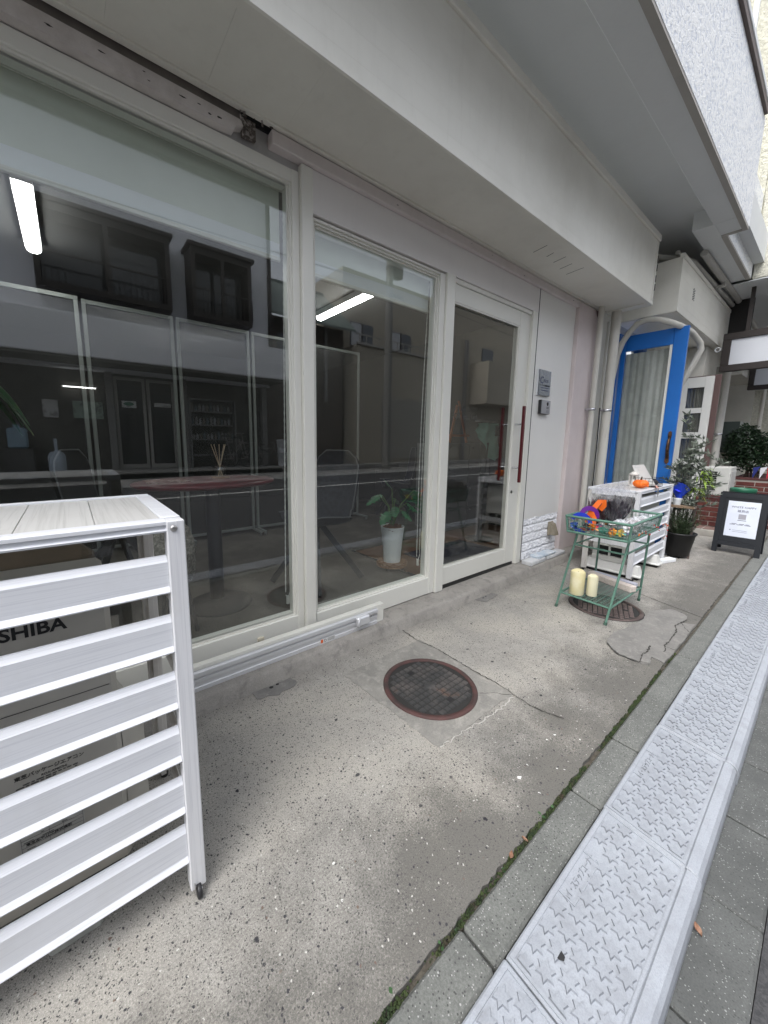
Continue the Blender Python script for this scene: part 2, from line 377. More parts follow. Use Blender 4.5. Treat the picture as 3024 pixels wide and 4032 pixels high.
# trowelled mortar: square collar round the manhole, irregular repair by the kerb
def flat(name, poly, m, z0, z1, parent=PAV):
    b = B(); n = len(poly)
    b.add([(x, y, z1) for x, y in poly] + [(x, y, z0) for x, y in poly], [tuple(range(n))] + [(i, n+i, n+(i+1) % n, (i+1) % n) for i in range(n)])
    return part(name, b, m, parent)
def wob(poly, amp=.006, step=.02):
    out = []
    for i, p in enumerate(poly):
        q = poly[(i+1) % len(poly)]; L = math.dist(p, q); n = max(1, int(L/step))
        out += [(p[0]+(q[0]-p[0])*j/n + rnd.uniform(-amp, amp), p[1]+(q[1]-p[1])*j/n + rnd.uniform(-amp, amp)) for j in range(n)]
    return out
flat('mortar_collar', wob([(1.60, 1.44), (1.59, .825), (1.06, .83), (1.03, 1.43)]), TROWEL, -.01, .0025)
patch2 = [(3.225, .701), (3.391, .608), (3.361, .531), (3.288, .503), (3.178, .518), (3.221, .447), (3.048, .446), (2.71, .447), (2.588, .446), (2.498, .45), (2.511, .51), (2.415, .493), (2.394, .535), (2.395, .582), (2.393, .631), (2.424, .672), (2.479, .717), (2.525, .736), (2.667, .744), (2.8, .715), (2.991, .691), (3.141, .695)]
flat('mortar_repair', wob(patch2, .004, .03), PATCH, -.01, .007)
flat('broken_chunk', [(2.435, .537), (2.40, .533), (2.415, .495), (2.50, .512), (2.505, .548)], PATCH, .004, .013)
CRK = mat('crack_dirt', (.045, .042, .038), .95)
def ribbon(pts, w, z=.0035, jag=.004, m=CRK, name='crack', par=PAV):
    P = []
    for i in range(len(pts)-1):
        p, q = pts[i], pts[i+1]; n = max(1, int(math.dist(p, q)/.012))
        P += [(p[0]+(q[0]-p[0])*j/n+rnd.uniform(-jag, jag), p[1]+(q[1]-p[1])*j/n+rnd.uniform(-jag, jag)) for j in range(n)]
    P.append(pts[-1]); b = B(); v = []; f = []
    for i, p in enumerate(P):
        a, c = P[max(0, i-1)], P[min(len(P)-1, i+1)]; d = Vector((c[0]-a[0], c[1]-a[1])).normalized(); t = Vector((-d.y, d.x))*w*.5*rnd.uniform(.35, 1.3)
        v += [(p[0]+t.x, p[1]+t.y, z), (p[0]-t.x, p[1]-t.y, z)]
        if i: f.append((2*i-2, 2*i-1, 2*i+1, 2*i))
    b.add(v, f); return part(name, b, m, par)
ribbon([(1.599, 1.595), (1.581, 1.457), (1.605, 1.301), (1.60, 1.153), (1.596, 1.055), (1.602, .924), (1.597, .855), (1.59, .819), (1.583, .735), (1.593, .671), (1.621, .60)], .0055)
ribbon([(1.47, .92), (1.531, .881), (1.557, .844), (1.587, .821)], .003)
ribbon([(3.256, .504), (3.09, .529), (2.99, .502), (2.845, .496), (2.719, .501), (2.673, .485), (2.631, .484)], .007, .0085)
ribbon([(2.643, .55), (2.554, .542), (2.509, .551), (2.435, .537), (2.392, .536), (2.39, .582), (2.388, .631), (2.42, .675), (2.478, .72)], .009, .0095)
ribbon([(3.174, .514), (3.1, .48), (3.048, .448)], .004, .0085); ribbon([(2.708, .492), (2.706, .46), (2.707, .449)], .005, .0085)
CHALK = mat('pale_mortar_smear', (.44, .425, .395), .95)
ribbon([(1.568, .812), (1.467, .803), (1.336, .808), (1.219, .824), (1.148, .821), (1.065, .829)], .006, .0032, .007, CHALK, 'mortar_smear')
b = B()
for (x, y), r in zip([(1.191, .567), (1.494, .582), (1.443, .588), (1.263, .577), (1.337, .501), (1.187, .492), (1.553, .505), (1.353, .482), (.50, .745), (.47, .66)], [.011, .006, .005, .003, .004, .004, .005, .003, .005, .003]):
    for q in range(3):
        n = 9; ox, oy = x+rnd.uniform(-r, r)*.6, y+rnd.uniform(-r, r)*.6
        b.add([(ox+r*.7*rnd.uniform(.4, 1)*math.cos(t*6.283/n), oy+r*.7*rnd.uniform(.4, 1)*math.sin(t*6.283/n), .0022+.0004*q) for t in range(n)], [tuple(range(n))])
part('white_droppings', b, mat('dropping_white', (.72, .72, .7), .9), PAV)
b = B()
for x, y in [(1.746, 1.195), (1.752, 1.036), (1.886, 1.041), (2.03, .88), (.82, 1.2), (.73, .93)]:
    n = 10; b.add([(x+.012*rnd.uniform(.4, 1)*math.cos(t*6.283/n), y+.009*rnd.uniform(.4, 1)*math.sin(t*6.283/n), .002) for t in range(n)], [tuple(range(n))])
part('gum_spots', b, mat('gum_black', (.05, .05, .052), .8), PAV)

# --- kerb blocks
kb = None; KJ = [-1.15, -.55, .07, .679, 1.297, 1.677, 2.058, 2.677, 3.243, 3.888, 4.488, 5.09, 5.69, 6.29, 6.89, 7.49, 8.09]
for i in range(len(KJ)-1):
    b = B(); b.box(KJ[i]+.003, KJ[i+1]-.003, .341, .436+rnd.uniform(-.002, .002), -.14, rnd.uniform(-.003, .001), .007)
    if kb is None: kb = struct('kerb', b, KERB)
    else: part('kerb_block', b, KERB, kb)
b = B(); b.box(-1.2, 8.1, .437, YJ+.01, -.14, -.016); struct('joint_groove', b, mat('groove_soil', (.06, .052, .04), .95, var=[(30, (.11, .10, .08), .4, .7)], bump=(60, .8, .01)))
# moss and litter in the groove
b = B()
for i in range(4200):
    x = rnd.choice((rnd.uniform(-.4, 2.7), rnd.uniform(.1, 2.4))); dens = .5+.5*math.sin(x*7.3)+.4*math.sin(x*19+1)
    if dens+.25 < rnd.random()*.8: continue
    y = rnd.uniform(.4365, .451); r = rnd.uniform(.0025, .005); z = -.02+rnd.uniform(0, .018)
    a = rnd.random()*6.28; v = [(x, y, z+r*1.3)] + [(x+r*math.cos(a+t*1.5708), y+r*.9*math.sin(a+t*1.5708), z) for t in range(4)]
    b.add(v, [(0, 1, 2), (0, 2, 3), (0, 3, 4), (0, 4, 1)])
o = part('moss', b, MOSS); tag(o, 'green moss growing in the groove beside the kerb', 'moss', kind='stuff')
CLOV = mat('clover_leaf', (.03, .08, .025), .6, var=[(20, (.05, .11, .04), .4, .7)])
b = B()
for cx in (.30, .62, .655, 1.122, 1.15, 1.36, 1.39, 1.916, .45, .86, 1.60, 1.75):
    for q in range(rnd.randint(2, 5)):
        x, y, z, a, r = cx+rnd.uniform(-.03, .03), rnd.uniform(.442, .468), rnd.uniform(-.02, .002), rnd.random()*6.28, rnd.uniform(.004, .0075)
        b.add([(x+r*math.cos(a+t*.785)*(1 if t % 2 else .8), y+r*math.sin(a+t*.785)*(1 if t % 2 else .8), z+.3*r*math.cos(t*.785)) for t in range(8)], [tuple(range(8))])
o = part('clover', b, CLOV); tag(o, 'tiny round clover leaves sprouting from the mossy groove', 'weeds', kind='stuff')
LEAF = mat('dry_leaf', (.20, .10, .06), .8, var=[(60, (.32, .20, .14), .4, .6)])
for x, y, z, a, r in [(.926, .446, -.004, .4, .011), (1.001, .445, -.003, 1.9, .009), (1.213, .075, -.078, .8, .014)]:
    b = B(); ux, uy = math.cos(a), math.sin(a)
    b.grid(lambda u, v: (x+(u-.5)*2*r*ux-(v-.5)*r*1.1*math.sin(math.pi*u)*uy, y+(u-.5)*2*r*uy+(v-.5)*r*1.1*math.sin(math.pi*u)*ux, z+.012*abs(v-.5)+.006*u*u), 6, 4)
    tag(part('dry_leaf', b, LEAF), 'curled brown dead leaf fallen ' + ('by the foot of the ramp nose' if y < .2 else 'in the groove between paving and kerb'), 'leaf', 'dead leaves along the kerb')
# --- gutter slabs at the road edge
gs = None
for i in range(-3, 24):
    x = .263+i*.3655; b = B(); b.box(x+.003, x+.3625, -.034, .335, -.15, -.088+rnd.uniform(-.002, .002), .006)
    if gs is None: gs = struct('gutter', b, GUTTER)
    else: part('gutter_slab', b, GUTTER, gs)

# --- ramp plates: moulded resin, raised stars, name panel, round nose
def ramp_meshes():
    L = .594; b = B(); prof = [(.336, -.084), (.336, .004), (.331, .007), (.126, -.010), (.122, -.006), (.110, -.0065), (.098, -.012), (.089, -.024), (.085, -.045), (.085, -.0845)]
    xs = [0, .004, L-.004, L]; v = []
    for i, x in enumerate(xs):
        s = .004 if i in (0, 3) else 0
        v += [(x, y, z-(s if z > -.05 else 0)) for y, z in prof]
    n = len(prof); f = []
    for i in range(3):
        for j in range(n): f.append((i*n+j, i*n+(j+1) % n, (i+1)*n+(j+1) % n, (i+1)*n+j))
    f += [tuple(range(n)), tuple(range(3*n, 4*n))[::-1]]; b.add(v, f)
    zt = lambda y: .007 - (.331-y)*(.017/.205)
    r = B()
    for x0, x1, y0, y1 in ((.006, .588, .321, .331), (.006, .588, .127, .133), (.006, .014, .133, .321), (.580, .588, .133, .321)):
        vv = [(x0, y0, zt(y0)-.001), (x1, y0, zt(y0)-.001), (x1, y1, zt(y1)-.001), (x0, y1, zt(y1)-.001)]
        vv += [(x, y, z+.0042) for x, y, z in vv]; r.add(vv, [(4, 5, 6, 7), (0, 1, 5, 4), (1, 2, 6, 5), (2, 3, 7, 6), (3, 0, 4, 7)])
    lx0, lx1, ly0, ly1 = .235, .39, .283, .3205
    for x0, x1, y0, y1 in ((lx0, lx1, ly0-.004, ly0), (lx0-.004, lx0, ly0-.004, ly1), (lx1, lx1+.004, ly0-.004, ly1)):
        vv = [(x0, y0, zt(y0)-.001), (x1, y0, zt(y0)-.001), (x1, y1, zt(y1)-.001), (x0, y1, zt(y1)-.001)]
        vv += [(x, y, z+.0042) for x, y, z in vv]; r.add(vv, [(4, 5, 6, 7), (0, 1, 5, 4), (1, 2, 6, 5), (2, 3, 7, 6), (3, 0, 4, 7)])
    st = B(); se = B(); px, py = .0565, .0475
    for i in range(-1, 12):
        for j in range(5):
            cx = .022+i*px+(j % 2)*px*.5; cyy = .306-j*.0385
            pts = []
            for t in range(12):
                a = t*math.pi/6+.26; rr = .0262 if t % 2 == 0 else .0140
                pts.append((cx+rr*math.cos(a), cyy+rr*.92*math.sin(a)))
            if lx0-.03 < cx < lx1+.03 and cyy > .27: continue
            if min(p[0] for p in pts) < .013 or max(p[0] for p in pts) > .581: 
                pts = [(min(max(p[0], .016), .578), p[1]) for p in pts]
                if max(p[0] for p in pts)-min(p[0] for p in pts) < .02: continue
            pts = [(p[0], min(max(p[1], .135), .319)) for p in pts]
            ctr = (sum(p[0] for p in pts)/12, sum(p[1] for p in pts)/12)
            top = [(ctr[0]+(p[0]-ctr[0])*.86, ctr[1]+(p[1]-ctr[1])*.86) for p in pts]
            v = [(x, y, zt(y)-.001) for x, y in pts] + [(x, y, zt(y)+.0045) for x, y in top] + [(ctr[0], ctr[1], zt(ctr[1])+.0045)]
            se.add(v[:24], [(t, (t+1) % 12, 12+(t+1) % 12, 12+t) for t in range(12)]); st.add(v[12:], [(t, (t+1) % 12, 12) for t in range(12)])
    return b, r, st, se, zt
RB, RR, RS, RE, ZT = ramp_meshes()
plates = None
RX = [.711 + .5975*i for i in range(-2, 11)]
for i, x in enumerate(RX):
    if plates is None:
        plates = part('kerb_ramp', RB, RAMP); base = BASE[plates.name]
        part('rim', RR, RAMP, plates); part('star_relief', RS, STARM, plates)['kind'] = 'stuff'; part('star_edges', RE, RELIEF_SHADE, plates)['kind'] = 'stuff'
        ty = .300; text('lettering', 'ハイ・ステップコーナー', .0205, RELIEF_SHADE, plates, (.3125, ty, ZT(ty)+.0002), (1, 0, 0), (0, 1, 0), depth=.0022, squash=.78)
        tag(plates, 'pale grey resin ramp plate with raised stars and no scuff mark', 'ramp plate', 'ramp plates laid along the kerb')
        org = plates.location.copy(); plates.location = (org.x+x, org.y, org.z)
    else:
        c = copy_tree(plates, None, (org.x+x, org.y+rnd.uniform(-.0015, .0015), org.z+rnd.uniform(-.001, .001)))
        if abs(x-.711) < .01:
            c['label'] = 'pale grey resin ramp plate with a small black scuff in one of its stars'; BASE[c.name] = c.location.copy(); b = B(); sx, sy = .815, .262; z = ZT(sy)+.0052
            b.add([(sx-.012, sy+.006, z), (sx+.004, sy+.012, z), (sx+.012, sy+.002, z), (sx+.006, sy-.012, z), (sx-.004, sy-.014, z), (sx-.010, sy-.006, z)], [tuple(range(6))]); part('scuff', b, mat('scuff_black', (.02, .02, .022), .8), c)

# ================================================================== the shop building
SHOP = thing('shop_building', (2.0, 1.75, 0), 'ivory fronted shop unit with wide windows, sliding glass door and boxed canopy', 'building')
P = lambda name, b, m, par=SHOP: part(name, b, m, par)
YF = 1.75; YG = 1.79; ZB = .075
# concrete step below the frames, worn front edge
b = B()
def step(u, v):
    x = -1.6+u*6.15; pr = [(1.578, -.01), (1.586, .018), (1.594, .03), (1.600, .055), (1.608, .064), (1.625, .069), (1.80, .074)]
    i = min(int(v*6), 5); t = v*6-i; y = pr[i][0]+(pr[i+1][0]-pr[i][0])*t; z = pr[i][1]+(pr[i+1][1]-pr[i][1])*t
    w = .5*math.sin(x*5.1)+.5*math.sin(x*13.7+1)+.4*math.sin(x*41)
    return (x, y+.006*w*(1-v), z+.0025*w*(1-v))
b.grid(step, 240, 6); P('step', b, PLINTH)
b = B(); b.box(-1.6, 4.03, 1.74, 1.86, -.1, .0735); P('footing', b, PLINTH)
b = B()
for x, y, r in ((.685, 1.566, .011), (.719, 1.570, .009), (2.45, 1.562, .009), (2.49, 1.566, .008)):
    b.add([(x+r*math.cos(t*.6283), y+r*.8*math.sin(t*.6283), .0045 if x > 2 else .0045) for t in range(10)], [tuple(range(10))])
P('anchor_hole', b, DARK)
flat('mortar_dab', wob([(.60, 1.60), (.80, 1.60), (.80, 1.52), (.70, 1.50), (.60, 1.53)], .006, .02), PATCH, -.01, .004, SHOP)
flat('mortar_dab', wob([(2.36, 1.60), (2.58, 1.60), (2.60, 1.53), (2.40, 1.51)], .006, .02), PATCH, -.01, .004, SHOP)

# mullions and frames
def window(x0, x1, z0, z1, gx0, gx1, gz0, gz1, yf, glass, steps=3):
    b = B(); d = .014
    b.box(x0, gx0, yf, 1.84, z0, z1, .003); b.box(gx1, x1, yf, 1.84, z0, z1, .003)
    b.box(gx0-.001, gx1+.001, yf+.002, 1.838, z0, gz0, .003); b.box(gx0-.001, gx1+.001, yf+.002, 1.838, gz1, z1, .003)
    w = P('window', b, FRAME)
    b = B()                                                             # glazing beads, stepped back
    for i in range(1, steps):
        e = .012*i; y = yf+.012*i
        b.box(gx0-.0005, gx0+.010*i, y, 1.832-.003*i, gz0, gz1, .001); b.box(gx1-.010*i, gx1+.0005, y, 1.832-.003*i, gz0, gz1, .001)
        b.box(gx0+.011*i, gx1-.011*i, y+.001, 1.83-.003*i, gz1-.010*i, gz1+.0005); b.box(gx0+.011*i, gx1-.011*i, y+.001, 1.83-.003*i, gz0-.0005, gz0+.008*i)
    part('glazing_bead', b, FRAME, w)
    b = B(); b.box(gx0, gx1, YG-.003, YG+.003, gz0, gz1); part('glass_pane', b, glass, w)
    return w
w1 = window(-1.65, .984, .105, 2.482, -1.56, .945, .225, 2.425, YF+.012, GLASS)
b = B(); b.box(.70, .735, 1.752, 1.763, .150, .170, .002); part('drain_cap', b, mat('cap_cream', (.62, .57, .45), .5), w1)
w2 = window(1.051, 2.084, .080, 2.31, 1.062, 2.03, .205, 2.295, YF+.004, GLASS)
b = B(); b.box(.985, 1.05, YF-.012, 1.85, ZB, 2.512, .004); P('mullion', b, FRAME)
b = B(); b.box(2.086, 2.172, YF-.012, 1.85, ZB, 2.318, .004); P('mullion', b, FRAME)
# transom panel above window and door
b = B(); b.box(1.051, 3.318, YF-.004, 1.85, 2.318, 2.515, .002); P('transom_panel', b, TRANS)
b = B(); b.box(-1.65, .984, YF+.02, 1.85, 2.483, 2.60); P('head_board', b, mat('grey_head', (.42, .41, .40), .7, var=[(8, (.3, .29, .28), .45, .7)]))
# sliding door
DOOR = BASE['shop_building'] and P('door', B().box(2.175, 2.20, YF+.012, 1.82, .103, 2.285, .003).box(3.060, 3.168, YF+.012, 1.82, .103, 2.285, .003).box(2.199, 3.061, YF+.014, 1.818, .103, .243, .003).box(2.199, 3.061, YF+.014, 1.818, 2.168, 2.285, .003), FRAME)
b = B(); b.box(2.2, 3.06, YG-.003, YG+.003, .243, 2.168); part('glass_pane', b, GLASS2, DOOR)
b = B(); b.box(2.201, 3.06, 1.768, 1.78, .243, .252); b.box(3.048, 3.0605, 1.769, 1.781, .253, 2.167); b.box(2.201, 3.06, 1.768, 1.78, 2.159, 2.168); part('glazing_bead', b, FRAME, DOOR)
RED = m_grain('handle_redwood', (.105, .012, .016), (.06, .006, .01), (.08, .01, .012), along='z', rough=.4)
for y in (1.69, 1.885):
    b = B(); b.box(3.075, 3.100, y-.011, y+.011, .858, 1.512, .003); h = part('handle', b, RED, DOOR)
    b = B()
    for z in (1.36, .985): b.tube([(3.0875, y+(.010 if y < 1.8 else -.010), z), (3.0875, 1.763 if y < 1.8 else 1.819, z)], .008, 10)
    part('handle_mount', b, GREYM, h) if False else part('handle_mount', b, STEEL, DOOR)
b = B(); b.lathe([(0, 0), (.012, 0), (.015, .003), (.015, .006)], 0, 0, 16); b.v = [(3.105+x, 1.762-z+.006, .765+y) for x, y, z in b.v]; part('lock_cylinder', b, STEEL, DOOR)
b = B(); b.box(2.172, 3.20, 1.762, 1.83, .074, .1); P('threshold', b, mat('threshold_black', (.02, .02, .02), .6))
b = B(); b.box(3.172, 3.232, YF+.02, 1.85, ZB, 2.286, .003); b.box(3.233, 3.312, YF-.006, 1.85, ZB, 2.317, .003); b.box(2.174, 3.231, YF+.006, 1.85, 2.287, 2.317, .003); P('door_jamb', b, FRAME)
# lettering on the door glass
INK = mat('letter_black', (.012, .012, .014), .6)
text('lettering', 'シーテック工業株式会社', .038, INK, DOOR, (2.37, 1.7938, 1.452), (1, 0, 0), (0, 0, 1), depth=.0004)
text('lettering', 'C-TECH Ind., Ltd.', .058, INK, DOOR, (2.37, 1.7938, 1.395), (1, 0, 0), (0, 0, 1), depth=.0004)
# wall panel, dark seam, tile dado
b = B(); b.box(3.314, 3.3215, YF-.006, 1.85, ZB, 2.525); P('seam_strip', b, BLACK)
b = B(); b.box(3.323, 4.035, YF, 1.85, .48, 2.524, .002); P('wall_panel', b, PANEL)
b = B(); b.box(3.323, 4.05, YF+.012, 1.85, ZB, .48); P('tile_backing', b, mat('grout', (.6, .6, .6), .9))
TILE = mat('split_face_tile', (.80, .81, .84), .75, var=[(16, (.68, .69, .73), .45, .7)], bump=(45, .5, .006))
def tile(x0, x1, z0, z1):
    b = B(); n = max(4, int((x1-x0)/.014)); mrows = 6; off = [[rnd.uniform(-.006, .009) for _ in range(mrows+1)] for _ in range(n+1)]
    for i in range(n+1):
        for j in range(mrows+1):
            if i in (0, n) or j in (0, mrows): off[i][j] = -.007
    b.grid(lambda u, v: (x0+u*(x1-x0), 1.752-off[int(round(u*n))][int(round(v*mrows))], z0+v*(z1-z0)), n, mrows, False)
    b.box(x0+.001, x1-.001, 1.7595, 1.772, z0+.001, z1-.001); return P('tile', b, TILE)
for r in range(5):
    z = .078+r*.0845; xs = [3.325, 3.56, 3.93, 4.033] if r % 2 else [3.325, 3.72, 4.033]
    for i in range(len(xs)-1): tile(xs[i]+.0015, xs[i+1]-.0015, z, z+.081)
# pink plastered column with spalled edge, dark gap beside it
b = B(); b.box(4.037, 4.515, 1.712, 1.9, -.02, 2.56, .006); P('column', b, PINK)
b = B(); b.box(4.508, 4.575, 1.735, 1.9, -.02, 2.70); P('expansion_gap', b, DARK)
b = B(); b.add([(4.40, 1.7095, 2.56), (4.516, 1.7095, 2.56), (4.516, 1.7095, 2.47), (4.50, 1.7095, 2.49), (4.47, 1.7095, 2.485), (4.42, 1.7095, 2.52)], [tuple(range(6))]); b.add([(4.5155, 1.7095, 2.2), (4.508, 1.7095, 2.05), (4.503, 1.7095, 1.9), (4.5155, 1.7095, 1.75)], [(0, 1, 2, 3)]); P('spalled_patch', b, mat('spalled_brown', (.16, .12, .11), .95, bump=(40, .8, .01)))
# lintel: old white board with a broken joint, then the pink painted board
b = B(); b.box(.83, 4.55, 1.722, 1.85, 2.516, 2.575, .004); P('lintel_board', b, m_paint('lintel_pinkish', (.68, .625, .615), (.50, .44, .43), .7, 6, .45, .2, .3))
b = B(); v = []
b.prism([(-1.7, 2.487), (.60, 2.487), (.66, 2.495), (.672, 2.515), (.70, 2.525), (.69, 2.545), (-1.7, 2.545)], 'y', 1.728, 1.80); P('lintel_board', b, BEAMW)
b = B(); b.box(-1.7, .70, 1.745, 1.85, 2.546, 2.64); P('shutter_slot', b, mat('slot_brown', (.21, .185, .17), .85, var=[(9, (.15, .13, .12), .4, .7)]))
b = B(); b.box(-1.7, 4.55, 1.76, 1.86, 2.576, 2.70); P('slot_back', b, DARK)
b = B()
for i in range(11):
    x, z = rnd.uniform(.69, .83), rnd.uniform(2.515, 2.59); b.bar((x, 1.735, z), (x+rnd.uniform(-.03, .03), 1.72, z+rnd.uniform(-.03, .03)), rnd.uniform(.002, .012), .004)
b.box(.70, .76, 1.74, 1.76, 2.50, 2.57); P('torn_plaster', b, mat('torn_debris', (.10, .085, .075), .95, var=[(50, (.35, .32, .3), .5, .6)]))
FLK = mat('flake_dark', (.05, .045, .042), .95)
for x, z in ((.06, 2.515), (.20, 2.52), (.33, 2.53), (.345, 2.508), (.46, 2.515), (.52, 2.52), (.56, 2.505), (.60, 2.51), (1.6, 2.54), (2.3, 2.553), (2.55, 2.55), (3.0, 2.53), (3.9, 2.545)):
    n = 9; yy = 1.7215 if x > .8 else 1.7275; r = rnd.uniform(.004, .011); b = B(); b.add([(x+r*rnd.uniform(.5, 1.6)*math.cos(t*6.283/n), yy, z+r*.5*rnd.uniform(.4, 1)*math.sin(t*6.283/n)) for t in range(n)], [tuple(range(n))]); P('flaked_spot', b, FLK)
# shutter box: soffit boards, front, lip rails, end plate
bx = B(); bx.box(-1.8, 4.72, 1.345, 1.70, 2.70, 3.15); SB = P('shutter_box', bx, BOX)
b = B(); x = -1.8
while x < 4.69:
    w = min(.335, 4.715-x); b = B(); b.box(x+.0003, x+w-.0003, 1.36, 1.685, 2.582, 2.70); part('soffit_board', b, BOX, SB); x += .335
b = B(); z = 2.60
zz = [2.585, 2.66, 2.76, 2.86, 2.96, 3.06, 3.165]
for i in range(6):
    b = B(); b.box(-1.8, 4.70, 1.3335, 1.345, zz[i]+.0002, zz[i+1]-.0002); part('front_board', b, BOX, SB)
b = B(); b.prism([(1.322, 2.58), (1.322, 2.606), (1.33, 2.614), (1.3345, 2.614), (1.36, 2.586), (1.362, 2.576), (1.33, 2.576)], 'x', -1.8, 4.72); part('edge_rail', b, BOX, SB)
b = B(); b.box(-1.8, 4.75, 1.318, 1.36, 3.166, 3.226, .006); part('top_rail', b, BOX, SB)
b = B(); b.box(-1.8, 4.60, 1.686, 1.706, 2.590, 2.66); b.box(-1.8, 4.60, 1.7065, 1.735, 2.580, 2.66, .002); part('inner_rail', b, BOX, SB)
b = B(); b.box(4.716, 4.742, 1.33, 1.72, 2.578, 3.16, .003); b.box(4.60, 4.7155, 1.36, 1.70, 2.574, 2.5805); part('end_plate', b, BOX, SB)
b = B()
for z0 in (2.72, 2.80, 2.90, 2.98): b.box(4.742, 4.752, 1.325, 1.355, z0, z0+.06)
part('end_bracket', b, mat('bracket_dark', (.12, .11, .10), .7), SB)
b = B()
for x, y0, y1 in ((2.78, 1.44, 1.55), (2.92, 1.46, 1.52), (3.05, 1.43, 1.53), (3.2, 1.45, 1.55), (3.34, 1.42, 1.56)): b.bar((x, y0, 2.5812), (x+.02, y1, 2.5812), .003, .0015)
part('soffit_crack', b, CRK, SB)
# canopy ceiling, edge beam with drip nib, parapet with stucco
b = B(); b.box(-4, 13, .85, 2.2, 3.44, 3.75); P('canopy_ceiling', b, CANOPY)
b = B(); b.box(-4, 5.02, .836, 1.0, 3.272, 3.60, .004); P('edge_beam', b, CANOPY)
b = B(); b.box(5.021, 6.93, .985, 1.155, 3.272, 3.60, .004); P('edge_beam', b, CANOPY)
NIB = m_paint('drip_nib', (.44, .42, .39), (.36, .34, .32), .95, 5, .5, 0, .05)
b = B(); b.box(-4, 5.36, .799, .838, 3.264, 3.30); b.box(5.318, 5.36, .839, .984, 3.265, 3.30); b.box(5.361, 6.93, .946, .988, 3.2645, 3.30); P('drip_nib', b, NIB)
b = B(); b.box(5.021, 5.321, .836, .984, 3.2725, 3.6); P('beam_return', b, CANOPY)
b = B(); b.box(-4, 5.366, .797, .87, 3.285, 4.20); b.box(5.30, 5.366, .87, .945, 3.2855, 4.195); b.box(5.367, 6.95, .945, 1.0, 3.285, 4.22); P('parapet', b, STUCCO)
BRN = mat('sash_brown', (.13, .10, .09), .6)
b = B(); b.box(-4, 5.30, .775, .88, 4.201, 4.255); P('coping', b, BRN)
b = B(); b.box(-4, 5.32, .77, .885, 4.256, 4.30, .004); P('coping_trim', b, mat('trim_white', (.75, .77, .78), .5))
b = B(); b.box(4.50, 4.53, .80, .83, 4.30, 5.2); b.box(3.4, 3.43, .80, .83, 4.30, 5.2); b.box(-4, 5.3, .80, .83, 5.17, 5.21); P('balcony_rail', b, mat('trim_white', (.75, .77, .78), .5))
b = B(); b.box(-4, 6.9, 1.9, 2.1, 3.76, 9.5); P('upper_wall', b, STUCC2)
b = B(); b.box(6.96, 13, -.15, .94, 3.262, 9.5, .01); b.box(6.96, 13, .941, 2.1, 3.8, 9.5); P('projecting_bay', b, STUCC2)
b = B(); b.box(6.97, 13, -.13, 1.4, 3.25, 3.261); P('bay_soffit', b, CANOPY)
# the room behind the glass
CARPET = mat('carpet_greybrown', (.13, .118, .10), .98, var=[(140, (.08, .073, .065), .4, .6), (3, (.15, .137, .12), .45, .65)], bump=(220, .6, .004))
WOOD = m_grain('oak_floor', (.15, .075, .035), (.09, .045, .02), (.11, .06, .03), along='x', scale=.5, rough=.4)
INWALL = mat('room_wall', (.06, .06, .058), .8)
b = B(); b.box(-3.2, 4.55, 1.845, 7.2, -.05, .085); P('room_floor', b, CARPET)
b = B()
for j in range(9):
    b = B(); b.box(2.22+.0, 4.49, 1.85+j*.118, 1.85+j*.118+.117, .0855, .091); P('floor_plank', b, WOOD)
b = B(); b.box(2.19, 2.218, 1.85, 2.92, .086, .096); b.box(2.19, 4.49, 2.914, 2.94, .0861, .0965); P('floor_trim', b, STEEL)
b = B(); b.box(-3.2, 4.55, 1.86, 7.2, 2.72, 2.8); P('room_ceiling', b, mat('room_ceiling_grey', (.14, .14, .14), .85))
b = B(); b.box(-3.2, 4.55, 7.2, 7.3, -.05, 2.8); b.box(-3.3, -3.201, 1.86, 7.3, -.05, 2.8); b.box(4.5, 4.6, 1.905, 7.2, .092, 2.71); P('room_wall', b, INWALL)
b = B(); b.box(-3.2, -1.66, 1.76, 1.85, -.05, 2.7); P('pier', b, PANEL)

# --- neighbouring shop front beyond the column (same building)
b = B(); b.box(4.576, 5.16, 1.76, 1.9, -.02, 2.60); b.box(4.576, 13, 1.7605, 1.9, 2.6005, 3.57); b.box(6.15, 6.6, 1.7602, 1.9, -.02, 2.60); P('neighbour_wall', b, CREAM)
b = B(); b.box(4.86, 5.15, 1.735, 1.76, .0, 2.55, .004); P('neighbour_pilaster', b, FRAME)
BLUE = m_paint('blue_paint', (.008, .14, .50), (.005, .10, .38), .38, 2, .4, .1)
b = B(); b.box(5.17, 5.23, 1.72, 1.85, .05, 2.47); b.box(6.08, 6.14, 1.72, 1.85, .05, 2.47); b.box(5.231, 6.079, 1.721, 1.85, 2.41, 2.47); P('blue_door_frame', b, BLUE)
b = B(); b.box(5.1, 6.2, 2.6, 2.7, 0, 2.6); P('neighbour_room_wall', b, mat('neighbour_dim', (.12, .115, .11), .9))
b = B(); b.box(5.165, 5.205, 1.105, 1.223, .09, 2.425, .003); b.box(5.165, 5.205, 1.655, 1.70, .09, 2.425, .003); b.box(5.167, 5.203, 1.224, 1.654, 2.255, 2.424, .003); b.box(5.167, 5.203, 1.224, 1.654, .091, .45, .003); BD = P('blue_door', b, BLUE)
b = B(); b.box(5.182, 5.188, 1.205, 1.656, .45, 2.255); part('glass_pane', b, GLASS2, BD)
b = B(); b.box(5.16, 5.21, 1.224, 1.246, .451, 2.254); part('glass_bead', b, mat('bead_white', (.7, .7, .66), .5), BD)
b = B(); b.grid(lambda u, v: (5.214+.006*math.sin(u*46)+.003*math.sin(u*19+v*3), 1.225+u*.452, .46+v*1.77), 60, 8); part('curtain', b, mat('net_curtain', (.50, .52, .50), .9, var=[(12, (.40, .415, .40), .4, .7)]), BD)
